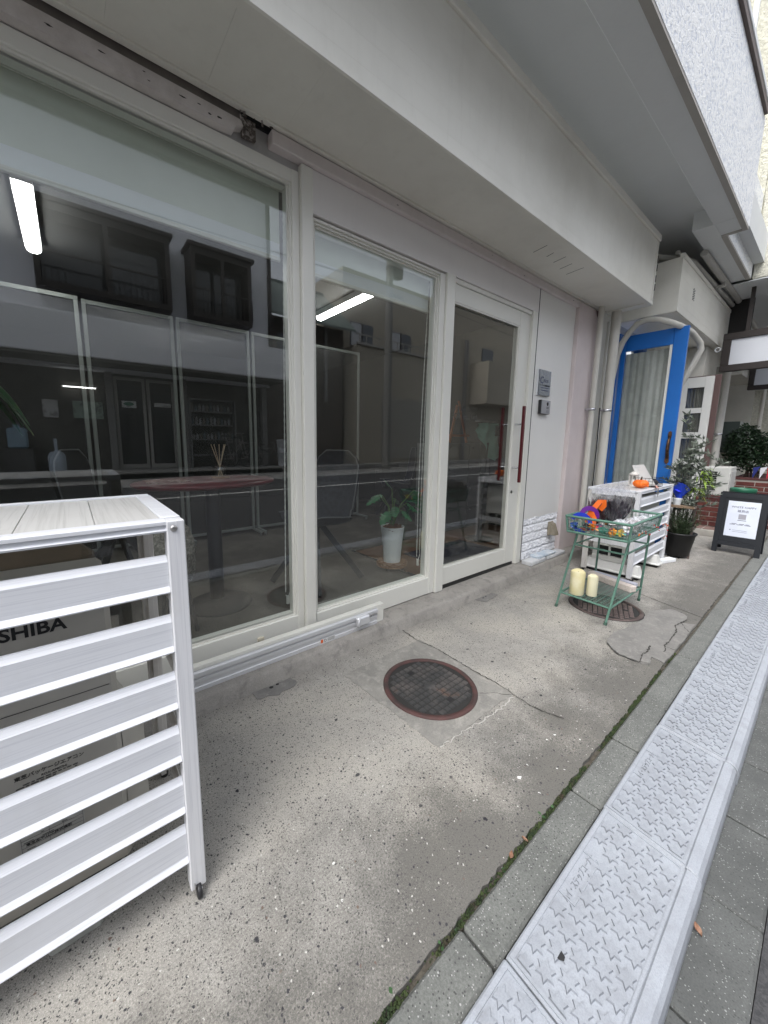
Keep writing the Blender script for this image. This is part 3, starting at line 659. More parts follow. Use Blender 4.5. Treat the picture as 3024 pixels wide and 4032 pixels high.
BRASS = mat('aged_brass', (.16, .085, .045), .45, .85, var=[(30, (.05, .03, .02), .4, .65)])
b = B(); b.prism([(1.148-.02, 1.01), (1.148, .985), (1.148+.02, 1.01), (1.165, 1.05), (1.158, 1.12), (1.158, 1.25), (1.165, 1.30), (1.148+.014, 1.335), (1.148, 1.345), (1.148-.014, 1.335), (1.131, 1.30), (1.138, 1.25), (1.138, 1.12), (1.131, 1.05)], 'x', 5.158, 5.1645)
b.tube([(5.16, 1.148, 1.27), (5.135, 1.148, 1.25), (5.125, 1.148, 1.16), (5.135, 1.148, 1.07), (5.16, 1.148, 1.05)], [.009, .011, .014, .011, .009], 10); part('brass_handle', b, BRASS, BD)
# second shutter box, hung further along
b = B(); b.prism([(1.225, 2.57), (1.225, 3.10), (1.75, 3.10), (1.75, 2.57)], 'x', 5.10, 7.70); SB2 = P('shutter_box', b, BOX)
for i in range(6):
    b = B(); b.box(5.102+.0, 7.69, 1.212, 1.2245, 2.575+i*.085, 2.575+i*.085+.0838); part('front_board', b, BOX, SB2)
b = B(); b.box(5.095, 7.71, 1.20, 1.24, 3.085, 3.13, .004); b.box(7.701, 7.73, 1.21, 1.74, 2.575, 3.1, .003); b.box(5.09, 5.0995, 1.21, 1.74, 2.575, 3.08); part('edge_rail', b, BOX, SB2)
b = B(); [b.lathe([(.012, 0), (.012, .001)], 0, 0, 8, 0) or None for _ in ()]
for i in range(3):
    for j in range(5): b.box(5.62+i*.03, 5.64+i*.03, 1.2095, 1.2119, 2.80+j*.025+(i % 2)*.012, 2.814+j*.025+(i % 2)*.012)
part('vent_holes', b, mat('hole_grey', (.2, .2, .19), .9), SB2)
# white six-pane door further along, folded open
WD = P('white_door', B().box(6.98, 7.02, 1.155, 1.245, .10, 2.13, .003).box(6.98, 7.02, 1.425, 1.60, .10, 2.13, .003).box(6.982, 7.018, 1.246, 1.424, 1.99, 2.128).box(6.982, 7.018, 1.246, 1.424, 1.64, 1.71).box(6.982, 7.018, 1.246, 1.424, 1.29, 1.375).box(6.982, 7.018, 1.246, 1.424, .92, 1.0).box(6.982, 7.018, 1.246, 1.424, .10, .55), m_paint('white_door_paint', (.66, .66, .63), (.55, .55, .52), .5))
for z0, z1 in ((1.711, 1.989), (1.376, 1.639), (1.001, 1.289), (.551, .919)):
    b = B(); b.box(6.997, 7.003, 1.247, 1.423, z0, z1); part('glass_pane', b, GLASS2, WD)
b = B(); b.grid(lambda u, v: (7.03+.008*math.sin(u*30), 1.25+u*.17, .56+v*1.42), 24, 2); part('curtain', b, mat('door_curtain', (.16, .155, .14), .9), WD)
b = B(); b.box(7.06, 7.11, 1.10, 1.75, .05, 2.15); P('brown_jamb', b, mat('jamb_redbrown', (.11, .065, .06), .6))
b = B(); b.box(7.0, 7.6, 1.5, 1.74, 2.16, 2.56); P('transom_shade', b, CREAM)
b = B(); b.box(7.12, 7.9, 1.30, 1.9, .0, 2.56); P('neighbour_pier', b, CREAM)
b = B(); b.box(7.9, 13.0, 1.70, 1.9, 0, 2.6); P('neighbour_wall', b, CREAM)
# dark facing behind the signs
b = B(); b.box(7.74, 7.80, .98, 1.75, 2.62, 3.56); P('dark_fascia', b, mat('fascia_blackbrown', (.018, .016, .016), .7))
b = B(); b.box(9.4, 13, .99, 1.10, 3.27, 3.57); P('edge_beam', b, CANOPY)
b = B(); b.box(11.2, 11.35, .55, 1.7, 0, 2.75); P('end_wall', b, STUCC2)
b = B(); b.box(11.1, 11.199, 1.2, 1.7, .0, 2.75); b.box(11.1, 11.199, .55, .75, 0, 2.75); b.box(11.1, 11.199, .751, 1.199, 2.3, 2.75); P('end_wall_trim', b, CREAM)

# ================================================================== slatted equipment covers
SCREW = mat('screw_steel', (.45, .44, .43), .35, .9)
def screw(x, y, z, r=.006, axis='y', s=-1):
    b = B(); b.lathe([(0, .0035), (r*.6, .003), (r, .001), (r, -.002)], 0, 0, 12); b.box(-r*.6, r*.6, -.0009, .0009, .0028, .0038); b.box(-.0009, .0009, -r*.6, r*.6, .0028, .0038)
    b.v = [((x+p, y+s*w, z+q) if axis == 'y' else (x+s*w, y+p, z+q)) for p, q, w in b.v]; return b
def slat_prof(y, z0, z1, t=.016):
    return [(y+t, z0), (y-.008, z0), (y-.009, z0+.003), (y, z0+.014), (y, z1-.014), (y+.011, z1-.001), (y+t, z1)]
def cover(name, label, x0, x1, y0, y1, h, slats, boards, side_rails, post=.038, top_t=.026, backc=COVB):
    t = thing(name, ((x0+x1)/2, (y0+y1)/2, 0), label, 'equipment cover', 'slatted covers over outdoor units')
    for xa, xb in ((x1-post, x1), (x0, x0+post)):
        b = B(); b.box(xa, xb, y0-.010, y0+.026, .024, h, .0025); part('post', b, SLATZ, t)
    for xa, xb in ((x1-.045, x1-.003), (x0+.003, x0+.045)):
        b = B(); b.box(xa, xb, y1-.034, y1-.004, .024, h-.012, .002); b.box(xa+.012, xb-.014, y1-.046, y1-.033, .024, h-.012, .001); part('post', b, backc, t)
    for z0, z1 in slats:
        b = B(); b.prism(slat_prof(y0, z0, z1), 'x', x0+post+.0005, x1-post-.0005); part('slat', b, SLAT, t)
    b = B(); b.prism([(y0+.03, h-top_t), (y0-.006, h-top_t), (y0-.0075, h-top_t+.004), (y0-.003, h-top_t+.0075), (y0-.003, h-.011), (y0-.0075, h-.009), (y0-.0075, h-.002), (y0-.002, h+.001), (y0+.03, h+.001)], 'x', x0+post-.001, x1-post+.001); part('top_rail', b, SLAT, t)
    b = B(); b.box(x0-.001, x1-.004, y1-.022, y1, h-.02, h+.004, .002); part('top_rail', b, SLAT, t)
    for xa, xb in ((x1-.042, x1-.0005), (x0+.0005, x0+.042)):
        b = B(); b.box(xa, xb, y0+.0305, y1-.0225, h-.02, h+.002, .0015); part('top_rail', b, SLAT, t)
    xs = sorted(boards)
    for i in range(len(xs)-1):
        b = B(); b.box(xs[i]+.0006, xs[i+1]-.0006, y0+.031, y1-.023, h-.012, h-.0005, .001); part('top_board', b, SLATY, t)
    for z in side_rails:
        for xx in (x1-.024, x0+.012):
            b = B(); b.prism([(xx, z), (xx+.012, z), (xx+.012, z+.034), (xx+.010, z+.034), (xx+.010, z+.004), (xx, z+.004)], 'y', y0+.027, y1-.035); part('side_rail', b, backc, t)
            part('screw', screw(xx-.004, y1-.047, z+.02, .005), SCREW, t)
    part('screw', screw(x1-post*.62, y0-.0105, h-.018, .0075), SCREW, t)
    for x in (x1-.02, x0+.02):
        b = B(); b.lathe([(0, -.006), (.016, -.006), (.019, -.004), (.019, .004), (.016, .006), (0, .006)], 0, 0, 18); b.v = [(x+q, y0-.012+p, .0195+r) for p, r, q in b.v]
        w = part('castor', b, BLACK, t); b = B(); b.tube([(x-.009, y0-.012, .0195), (x+.009, y0-.012, .0195)], .005, 8); b.box(x-.010, x-.008, y0-.02, y0-.004, .018, .045); part('axle', b, SCREW, w)
        b = B(); b.lathe([(.012, 0), (.012, .024)], x, y1-.02, 10); part('foot', b, BLACK, t)
    return t
S1 = [(.851, .937), (.703, .791), (.556, .644), (.411, .499), (.263, .355), (.114, .212)]
cover('equipment_cover', 'large white wood-grain slatted cover over the air conditioner, beside the wide window', -.80, .195, .912, 1.375, 1.02, S1, [.153, .030, -.100, -.232, -.363, -.495, -.626, -.757], (.79, .58, .36, .16))
S2 = [(.66, .735), (.536, .606), (.41, .482), (.277, .357), (.138, .222)]
C2 = cover('equipment_cover', 'smaller white slatted cover with an orange pumpkin on its top', 3.80, 4.83, 1.0, 1.40, .80, S2, [3.842, 4.788], (), post=.045)
b = B(); b.box(3.80, 3.822, 1.027, 1.365, .298, .348, .002); part('side_board', b, SLATZ, C2)
b = B(); b.box(3.80, 3.822, 1.027, 1.365, .745, .778, .002); part('side_board', b, SLATZ, C2)
part('screw', screw(3.799, 1.015, .785, .006, 'x'), SCREW, C2); part('screw', screw(3.799, 1.385, .785, .006, 'x'), SCREW, C2)
# a black cable tie wire inside the first cover
# --- outdoor unit behind the slats
ACB = mat('ac_beige', (.57, .55, .50), .5, var=[(3, (.43, .415, .375), .4, .7)]); ACD = mat('ac_darkgap', (.05, .05, .05), .7)
AC = thing('air_conditioner_unit', (-.36, 1.17, 0), 'beige outdoor air conditioner with black maker lettering behind white slats', 'air conditioner')
b = B(); b.box(-.80, .046, 1.04, 1.30, .085, .86, .012); part('casing', b, ACB, AC)
b = B(); b.grid(lambda u, v: (.0465+.058*math.sin(math.pi*min(1, u*1.15))**.6*(1 if v < .8 else max(0, (1-v)/.2))*(1 if v > .06 else v/.06), 1.05+u*.23, .10+v*.42), 14, 16); part('valve_cover', b, ACB, AC)
text('lettering', 'TOSHIBA', .0405, INK, AC, (-.126, 1.0392, .783), (1, 0, 0), (0, 0, 1), depth=.0003, bold=.0011, squash=1.05)
b = B(); b.box(-.30, .03, 1.0385, 1.0395, .735, .7362); b.box(-.30, .03, 1.0385, 1.0395, .6, .601); part('seam_line', b, ACD, AC)
text('lettering', '東芝パッケージエアコン', .0115, INK, AC, (-.096, 1.0392, .443), (1, 0, 0), (0, 0, 1), depth=.0002, bold=.0001)
text('lettering', 'ROA-AP807HJ', .0078, INK, AC, (-.090, 1.0392, .431), (1, 0, 0), (0, 0, 1), depth=.0002)
b = B()
for r in range(6):
    x = -.158
    while x < -.052:
        w = rnd.uniform(.004, .014)
        if rnd.random() < .75: b.box(x, x+w, 1.0386, 1.0392, .423-r*.0052, .4255-r*.0052)
        x += w+.003
o = part('fine_print', b, mat('print_grey', (.10, .10, .10), .7), AC); o['kind'] = 'stuff'
b = B(); b.box(-.165, -.045, 1.0386, 1.0394, .17, .335); lb = part('rating_label', b, mat('label_pale', (.50, .495, .47), .5), AC)
b = B()
for r in range(17): b.box(-.162, -.048, 1.0381, 1.0386, .332-r*.0095, .3326-r*.0095)
for x in (-.162, -.112, -.0862, -.0485): b.box(x, x+.0006, 1.0379, 1.0385, .18, .3326)
for r in range(30): x, z = rnd.uniform(-.16, -.07), .3285-.0095*rnd.randint(0, 15); b.box(x, x+rnd.uniform(.006, .02), 1.0382, 1.0386, z-.0035, z-.0018)
o = part('label_table', b, mat('print_grey', (.10, .10, .10), .7), AC); o['kind'] = 'stuff'
text('lettering', '東芝キヤリア株式会社', .0085, INK, AC, (-.112, 1.0378, .2715), (1, 0, 0), (0, 0, 1), depth=.0002, bold=.0001)
b = B(); b.box(-.16, .02, 1.06, 1.10, .055, .088); b.box(-.16, .02, 1.24, 1.28, .055, .088); part('mounting_rail', b, ACD, AC)
b = B(); b.lathe([(0, 0), (.008, 0), (.008, .012), (0, .012)], -.075, 1.052, 6, .07); part('anchor_bolt', b, SCREW, AC)
for x0, lab in ((-.135, 'grey concrete foot block under the air conditioner, showing below the lowest slat'), (-.74, 'grey concrete foot block under the hidden end of the air conditioner')):
    b = B(); b.box(x0, x0+.105, .982, 1.36, 0, .054, .006); tag(part('foot_block', b, mat('block_concrete', (.36, .37, .34), .9, var=[(9, (.27, .28, .26), .4, .7)], bump=(70, .4, .004))), lab, 'concrete block', 'foot blocks')
# --- flood board rail leaning on the step
ALU = m_paint('anodised_alu', (.72, .73, .75), (.60, .61, .63), .38, 3, .4, .1, .02); MATS['anodised_alu'].node_tree.nodes['Principled BSDF'].inputs['Metallic'].default_value = .35
SR = thing('shutter_base_rail', (.5, 1.662, .07), 'long aluminium shutter bottom rail with a latch, lying along the step', 'shutter rail')
b = B(); pr = [(1.662, .070), (1.652, .070), (1.652, .088), (1.657, .091), (1.657, .108), (1.652, .112), (1.652, .128), (1.658, .131), (1.658, .142), (1.646, .144), (1.646, .162), (1.652, .166), (1.682, .166), (1.682, .07)]
b.prism(pr, 'x', -1.5, 1.44); part('rail', b, ALU, SR)
b = B(); b.box(-1.5, 1.50, 1.662, 1.697, .1665, .185, .002); b.box(1.40, 1.50, 1.662, 1.692, .07, .166, .002); part('guide_bar', b, FRAME, SR)
b = B(); b.box(1.265, 1.36, 1.624, 1.652, .105, .163, .008); part('latch_case', b, ALU, SR)
b = B(); b.tube([(1.285, 1.634, .158), (1.27, 1.618, .15), (1.262, 1.614, .13), (1.27, 1.618, .11), (1.285, 1.634, .100)], .005, 8); part('latch_pull', b, ALU, SR)
b = B(); b.tube([(1.36, 1.644, .145), (1.40, 1.646, .148), (1.43, 1.646, .142)], .005, 8); part('latch_bolt', b, SCREW, SR)
b = B(); b.box(1.02, 1.12, 1.6505, 1.6515, .0895-.014, .0895+.012); st = part('sticker', b, mat('sticker_white', (.75, .75, .74), .5), SR)
b = B(); b.box(1.023, 1.037, 1.65, 1.6505, .078, .0985); part('sticker_mark', b, mat('sticker_orange', (.75, .13, .02), .5), st)
b = B(); b.lathe([(.006, 0), (.008, 0), (.008, .0006), (.006, .0006)], 0, 0, 14, close=False); b.v = [(1.052+x, 1.6502-z, .0885+y) for x, y, z in b.v]
for r in range(4): b.box(1.068, 1.115, 1.65, 1.6505, .080+r*.005, .0815+r*.005)
part('sticker_print', b, INK, st)

# --- loose stone slabs by the tiled dado
LS = mat('loose_slab_white', (.66, .67, .68), .85, var=[(14, (.52, .53, .55), .45, .7)], bump=(50, .5, .005)); LSB = mat('loose_slab_bluish', (.50, .58, .66), .85, var=[(20, (.66, .70, .74), .45, .65)], bump=(50, .5, .005))
for (x0, x1, y0, y1, z0, z1, a), m, lab in [((3.28, 3.56, 1.615, 1.715, .0705, .108, .03), LS, 'pale stone slab flat on the step against the tiles'), ((3.60, 3.98, 1.62, 1.712, .0705, .105, 0), LS, 'long pale stone slab lying on the step beside the pink column'), ((3.44, 3.78, 1.625, 1.72, .1085, .132, -.02), LSB, 'bluish slab laid across two pale slabs on the step')]:
    b = B(); b.box(x0, x1, y0, y1, z0, z1, .006); b.v = [(x+a*(y-y0)+rnd.uniform(-.003, .003), y+rnd.uniform(-.003, .003)+a*(x-x0)*.3, z+(rnd.uniform(-.002, .002) if z > z0+.01 else 0)) for x, y, z in b.v]
    tag(part('stone_slab', b, m), lab, 'stone slab', 'loose slabs on the step')
# --- wall fittings
HB = mat('hood_beige', (.30, .265, .20), .5, var=[(12, (.22, .19, .14), .45, .7)])
VH = thing('vent_hood', (3.86, 1.72, .26), 'beige plastic pipe hood fixed to the white split-face tiles', 'vent hood')
b = B(); b.box(3.815, 3.905, 1.728, 1.745, .262, .405, .004); part('back_plate', b, HB, VH)
b = B(); b.prism([(1.728, .395), (1.705, .385), (1.668, .29), (1.664, .272), (1.728, .272)], 'x', 3.822, 3.898); part('hood', b, HB, VH)
SG = thing('name_plate', (3.49, 1.738, 1.63), 'square brushed steel company plate on clear mount beside the door', 'sign')
b = B(); b.box(3.372, 3.602, 1.737, 1.7485, 1.632, 1.862); part('mount', b, mat('acrylic_clear', (.75, .77, .78), .1), SG)
k = NT('brushed_steel'); co = k.co((1, 1, 1)); sx = k.n('ShaderNodeSeparateXYZ'); k.l(co, sx.inputs[0]); k.setc(k.mix(k.ramp(k.noise(k.co((120, 120, 2)), 1, 2), .3, .7), (.20, .21, .23), (.14, .145, .16))); k.b.inputs['Metallic'].default_value = 1; k.rough(.22); BST = k.m
b = B(); b.box(3.385, 3.600, 1.730, 1.737, 1.636, 1.858, .001); part('plate', b, BST, SG)
NAVY = mat('letter_navy', (.01, .02, .09), .5)
text('lettering', 'C', .085, NAVY, SG, (3.432, 1.7293, 1.765), (1, 0, 0), (0, 0, 1), depth=.0003)
text('lettering', '-TECH', .036, NAVY, SG, (3.500, 1.7293, 1.763), (1, 0, 0), (0, 0, 1), depth=.0003)
text('lettering', 'シーテック工業株式会社', .0165, INK, SG, (3.495, 1.7293, 1.722), (1, 0, 0), (0, 0, 1), depth=.0003, bold=.0002)
b = B()
for z, w in ((1.702, .14), (1.680, .13)):
    x = 3.495-w/2
    while x < 3.495+w/2: q = rnd.uniform(.006, .012); b.box(x, x+q, 1.7292, 1.7296, z-.003, z+.003); x += q+.003
o = part('fine_print', b, NAVY, SG); o['kind'] = 'stuff'
IC = thing('intercom', (3.53, 1.73, 1.46), 'silver door intercom with round camera eye below the steel plate', 'intercom')
b = B(); b.box(3.435, 3.60, 1.722, 1.7495, 1.468, 1.595, .004); part('housing', b, BLACK, IC)
b = B(); b.box(3.437, 3.598, 1.714, 1.7215, 1.47, 1.593, .003); part('face_plate', b, mat('intercom_silver', (.36, .36, .38), .35, .6), IC)
b = B(); b.lathe([(0, .004), (.010, .004), (.017, .001), (.019, 0)], 0, 0, 20); b.v = [(3.545+x, 1.714-z, 1.562+y) for x, y, z in b.v]; part('camera_eye', b, mat('lens_black', (.01, .01, .012), .08), IC)
b = B()
for r in range(3): b.box(3.525, 3.57, 1.7132, 1.714, 1.530-r*.007, 1.5335-r*.007)
part('speaker_slots', b, BLACK, IC); b = B(); b.box(3.525, 3.572, 1.7125, 1.714, 1.482, 1.506, .001); part('call_button', b, mat('button_grey', (.24, .24, .26), .4), IC)

# ================================================================== manhole covers
IRON = mat('cast_iron', (.055, .055, .055), .55, .3, var=[(9, (.11, .10, .095), .45, .65), (5, (.20, .09, .045), .62, .75)], bump=(90, .4, .003))
RUST = mat('rusty_rim', (.095, .046, .042), .75, .2, var=[(12, (.055, .038, .036), .4, .65)], bump=(60, .5, .004))
IRON2 = mat('brown_iron', (.085, .062, .058), .6, .2, var=[(9, (.13, .10, .09), .45, .65)], bump=(90, .4, .003))
def manhole(cx, cy, R, label, rim, iron, rot, z=.003):
    t = thing('manhole_cover', (cx, cy, 0), label, 'manhole cover', 'round iron manhole covers')
    b = B(); b.lathe([(R-.024, z), (R-.024, z+.007), (R-.004, z+.007), (R, z+.004), (R, -.02)], cx, cy, 64, close=False); part('rim', b, rim, t)
    b = B(); b.lathe([(R+.006, z-.0006), (R, z-.0006)], cx, cy, 64, close=False); part('gap', b, DARK, t)
    b = B(); b.lathe([(0, z+.001), (R-.0245, z+.001)], cx, cy, 64, close=False); part('plate', b, mat('iron_groove', (.022, .021, .02), .8), t)
    b = B(); p = .0315; g = .0045; ca, sa = math.cos(rot), math.sin(rot); n = int(R/p)+1
    for i in range(-n, n+1):
        for j in range(-n, n+1):
            x, y = i*p, j*p
            if math.hypot(x, y) > R-.045: continue
            if abs(i) <= 0 and j in (-4, 4): continue
            h = (p-g)/2; hh = h-.003
            v = [(x+s*h, y+q*h, z+.0012) for s, q in ((-1, -1), (1, -1), (1, 1), (-1, 1))] + [(x+s*hh, y+q*hh, z+.0062) for s, q in ((-1, -1), (1, -1), (1, 1), (-1, 1))]
            b.add([(cx+a*ca-c*sa, cy+a*sa+c*ca, zz) for a, c, zz in v], [(4, 5, 6, 7), (0, 1, 5, 4), (1, 2, 6, 5), (2, 3, 7, 6), (3, 0, 4, 7)])
    o = part('tread_pattern', b, iron, t); o['kind'] = 'stuff'
    b = B(); b.lathe([(0, z+.0075), (.024, z+.0075), (.028, z+.004)], cx, cy, 8, close=False); part('centre_boss', b, iron, t)
    for s in (-1, 1):
        b = B(); x, y = 0, s*4*p; b.box(cx+x*ca-y*sa-.016, cx+x*ca-y*sa+.016, cy+x*sa+y*ca-.009, cy+x*sa+y*ca+.009, z+.0012, z+.0022); part('key_slot', b, DARK, t)
    return t
manhole(1.314, 1.105, .229, 'round iron manhole cover with rusty red rim in a square mortar collar', RUST, IRON, .02)
manhole(3.055, .93, .232, 'brown iron manhole cover underneath the green wire cart', IRON2, IRON2, .35, .0015)

# ================================================================== green wire cart and its goods
GRN = mat('cart_green', (.105, .215, .165), .5, var=[(25, (.075, .16, .125), .45, .7)]); GRND = mat('wire_green', (.12, .22, .18), .5)
CART = thing('wire_cart', (3.07, .96, 0), 'green metal two-tier wire basket cart standing over a manhole', 'cart')
XA, XB, YA, YB = 2.77, 3.41, .745, 1.14; ZT1, ZB1 = .69, .578
feet = [(2.735, .82), (2.765, 1.154), (3.39, .813), (3.435, 1.143)]; tops = [(2.87, .775), (2.87, 1.09), (3.29, .775), (3.29, 1.09)]
def legp(i, z): f, t = feet[i], tops[i]; u = z/ZB1; return (f[0]+(t[0]-f[0])*u, f[1]+(t[1]-f[1])*u, z)
for i in range(4):
    b = B(); b.tube([legp(i, 0), legp(i, ZB1)], .0075, 10); part('leg', b, GRN, CART)
    b = B(); b.tube([legp(i, 0), legp(i, .02)], .0105, 10); part('foot_cap', b, mat('cap_darkgreen', (.05, .10, .075), .6), CART)
for i, j in ((0, 1), (2, 3), (0, 2), (1, 3)):
    b = B(); b.tube([legp(i, .475), legp(j, .475)], .0065, 8); part('brace', b, GRN, CART)
def rect_loop(z, r, x0, x1, y0, y1, name, m=GRN):
    b = B(); c = [(x0, y0, z), (x1, y0, z), (x1, y1, z), (x0, y1, z)]
    for i in range(4): b.tube([c[i], c[(i+1) % 4]], r, 8)
    return part(name, b, m, CART)
rect_loop(ZT1, .009, XA, XB, YA, YB, 'rim'); rect_loop(ZB1, .008, XA+.012, XB-.012, YA+.012, YB-.012, 'rim')
b = B()
for x, y in ((XA, YA), (XB, YA), (XA, YB), (XB, YB)): sx = .012 if x == XA else -.012; sy = .012 if y == YA else -.012; b.tube([(x, y, ZT1), (x+sx, y+sy, ZB1)], .0075, 8)
part('corner_post', b, GRN, CART)
b = B(); n = 24
for i in range(1, n):
    x = XA+(XB-XA)*i/n
    for y, s in ((YA, 1), (YB, -1)): b.tube([(x, y, ZT1), (x, y+s*.012, ZB1)], .0017, 5)
    b.tube([(x, YA+.012, ZB1), (x, YB-.012, ZB1)], .0015, 5)
n = 15
for i in range(1, n):
    y = YA+(YB-YA)*i/n
    for x, s in ((XA, 1), (XB, -1)): b.tube([(x, y, ZT1), (x+s*.012, y, ZB1)], .0017, 5)
    b.tube([(XA+.012, y, ZB1), (XB-.012, y, ZB1)], .0015, 5)
for z in (.60, .63, .66):
    u = (ZT1-z)/(ZT1-ZB1)*.012; c = [(XA+u, YA+u, z), (XB-u, YA+u, z), (XB-u, YB-u, z), (XA+u, YB-u, z)]
    for i in range(4): b.tube([c[i], c[(i+1) % 4]], .0017, 5)
o = part('basket_mesh', b, GRND, CART); o['kind'] = 'stuff'
ls = [legp(i, .112) for i in range(4)]
b = B()
for i, j in ((0, 1), (1, 3), (3, 2), (2, 0)): b.tube([ls[i], ls[j]], .007, 8)
part('shelf_frame', b, GRN, CART)
b = B()
lerp = lambda p, q, u: tuple(a+(c-a)*u for a, c in zip(p, q))
for i in range(1, 22): b.tube([lerp(ls[0], ls[2], i/22), lerp(ls[1], ls[3], i/22)], .0016, 5)
for i in range(1, 10): b.tube([lerp(ls[0], ls[1], i/10), lerp(ls[2], ls[3], i/10)], .0016, 5)
o = part('shelf_mesh', b, GRND, CART); o['kind'] = 'stuff'
WAX = mat('candle_wax', (.70, .63, .36), .6, var=[(9, (.78, .74, .55), .4, .65)]); WAX2 = mat('candle_wax_pale', (.74, .70, .50), .6)
for x, y, r, h, m, lab in ((2.845, 1.055, .047, .175, WAX, 'tall thick cream pillar candle on the cart shelf'), (2.90, .975, .034, .15, WAX2, 'shorter pale pillar candle next to the thick one')):
    t = thing('pillar_candle', (x, y, .115), lab, 'candle', 'candles on the cart shelf'); b = B(); n = 26
    b.lathe([(r*.96, .1145), (r, .118), (r, h+.105), (r*.95, h+.112), (r*.88, h+.108), (r*.80, h+.098), (0, h+.095)], x, y, n)
    b.v = [(px, py, pz+(.006*math.sin(math.atan2(py-y, px-x)*2+1) if pz > h else 0)) for px, py, pz in b.v]; part('wax', b, m, t)
    b = B(); b.tube([(x, y, h+.09), (x+.002, y, h+.108)], .0012, 6); part('wick', b, BLACK, t)
PALEW = m_grain('limed_wood', (.72, .64, .58), (.50, .42, .37), (.60, .52, .46), along='x', scale=.5, rough=.7)
b = B(); b.box(-.20, .20, -.03, .03, 0, .045, .004); b.v = [(3.24+x*.87*math.cos(1.25)-y*math.sin(1.25), .967+x*.87*math.sin(1.25)+y*math.cos(1.25), .1215+z) for x, y, z in b.v]
tag(part('wood_block', b, PALEW), 'whitewashed wooden block lying on the cart shelf', 'wood block')
b = B(); b.box(-.16, .16, -.025, .025, 0, .03, .003); b.v = [(3.345+x*math.cos(1.4)-y*math.sin(1.4), .98+x*math.sin(1.4)+y*math.cos(1.4), .1215+z) for x, y, z in b.v]
tag(part('wood_block', b, mat('grey_lilac_block', (.50, .50, .58), .8)), 'grey lilac painted block behind the whitewashed one', 'wood block')
# goods in the basket ------------------------------------------------
def band(pts, w, m, name, label, cat, up=(0, 0, 1), grp=None):
    b = B(); v = []; f = []; pts = [Vector(p) for p in pts]
    for i, p in enumerate(pts):
        d = (pts[min(i+1, len(pts)-1)]-pts[max(i-1, 0)]).normalized(); s = d.cross(Vector(up)); s = s.normalized() if s.length > .01 else Vector((1, 0, 0))
        v += [p+s*w/2, p-s*w/2]
        if i: f.append((2*i-2, 2*i-1, 2*i+1, 2*i))
    b.add(v, f, True); return tag(part(name, b, m), label, cat, grp)
RB_, RO, RP = mat('ribbon_blue', (.02, .05, .55), .5), mat('ribbon_orange', (.85, .16, .015), .5), mat('ribbon_purple', (.14, .02, .28), .5)
arc = lambda cx, cy, cz, r, a0, a1, n=14, tx=0: [(cx+tx*i/n, cy+r*math.cos(a0+(a1-a0)*i/n), cz+r*math.sin(a0+(a1-a0)*i/n)) for i in range(n+1)]
band(arc(2.83, 1.065, .645, .06, .3, 6.1), .028, RB_, 'ribbon_roll', 'loop of bright blue ribbon in the green basket', 'ribbon', (1, 0, 0), 'ribbon rolls in the basket')
band(arc(2.86, 1.03, .705, .045, -.6, 3.6, tx=.02), .032, RP, 'ribbon_roll', 'loop of purple ribbon between blue and orange ones', 'ribbon', (1, 0, 0), 'ribbon rolls in the basket')
band([(2.88, 1.04, .64), (2.885, 1.035, .70), (2.89, 1.01, .755), (2.90, .985, .80), (2.91, .96, .805), (2.915, .96, .775), (2.92, .985, .74)], .034, RO, 'ribbon_roll', 'tall loop of orange ribbon sticking up from the basket', 'ribbon', (1, 0, 0), 'ribbon rolls in the basket')
band([(2.83, .985, .63), (2.835, .985, .69), (2.84, 1.0, .72), (2.845, 1.02, .705), (2.85, 1.03, .68)], .03, RO, 'ribbon_roll', 'short bent end of orange ribbon in the basket', 'ribbon', (1, 0, 0), 'ribbon rolls in the basket')
for i, (x, y, z, c, lab) in enumerate([(2.86, 1.0, .60, (.75, .12, .03), 'orange'), (2.88, .955, .60, (.72, .42, .15), 'amber'), (2.87, .91, .597, (.05, .30, .20), 'dark green'), (2.86, .865, .597, (.20, .55, .12), 'lime green'), (2.88, .83, .597, (.10, .42, .40), 'teal'), (2.93, .985, .605, (.65, .06, .10), 'red'), (2.93, .90, .60, (.08, .08, .10), 'black'), (2.90, .79, .60, (.12, .10, .20), 'dark violet'), (2.97, .84, .602, (.70, .10, .16), 'crimson'), (2.96, 1.05, .60, (.30, .55, .15), 'leaf green')]):
    b = B(); n = 12; r = .036
    b.add([(x+r*(1 if t % 2 else .62)*math.cos(t*6.283/n+i), y+r*(1 if t % 2 else .62)*math.sin(t*6.283/n+i), z+.012*rnd.random()) for t in range(n)] + [(x, y, z+.02)], [(t, (t+1) % n, n) for t in range(n)])
    tag(part('felt_leaf', b, mat('felt_%d' % i, c, .8)), lab + ' felt leaf ornament lying in the bottom of the basket', 'ornament', 'felt ornaments in the basket')
b = B(); b.box(-.045, .045, -.032, .032, 0, .004); b.v = [(2.90+x*.5+y*.8, .875-x*.8+y*.5, .655+z+.3*x*.3) for x, y, z in b.v]; t = part('price_card', b, mat('card_black', (.015, .015, .015), .5)); tag(t, 'small black and white framed card lying on the goods', 'card')
b = B()
for q in range(2):
    for r in range(3): b.box(-.04+q*.042, -.002+q*.042, -.026+r*.018, -.013+r*.018, .0042, .005)
b.v = [(2.90+x*.5+y*.8, .875-x*.8+y*.5, .655+z+.09*x) for x, y, z in b.v]; part('card_print', b, mat('card_white', (.75, .75, .74), .5), t)
FILM = film_mat('cellophane', (.98, .98, .985), amount=.045, scale=22); 
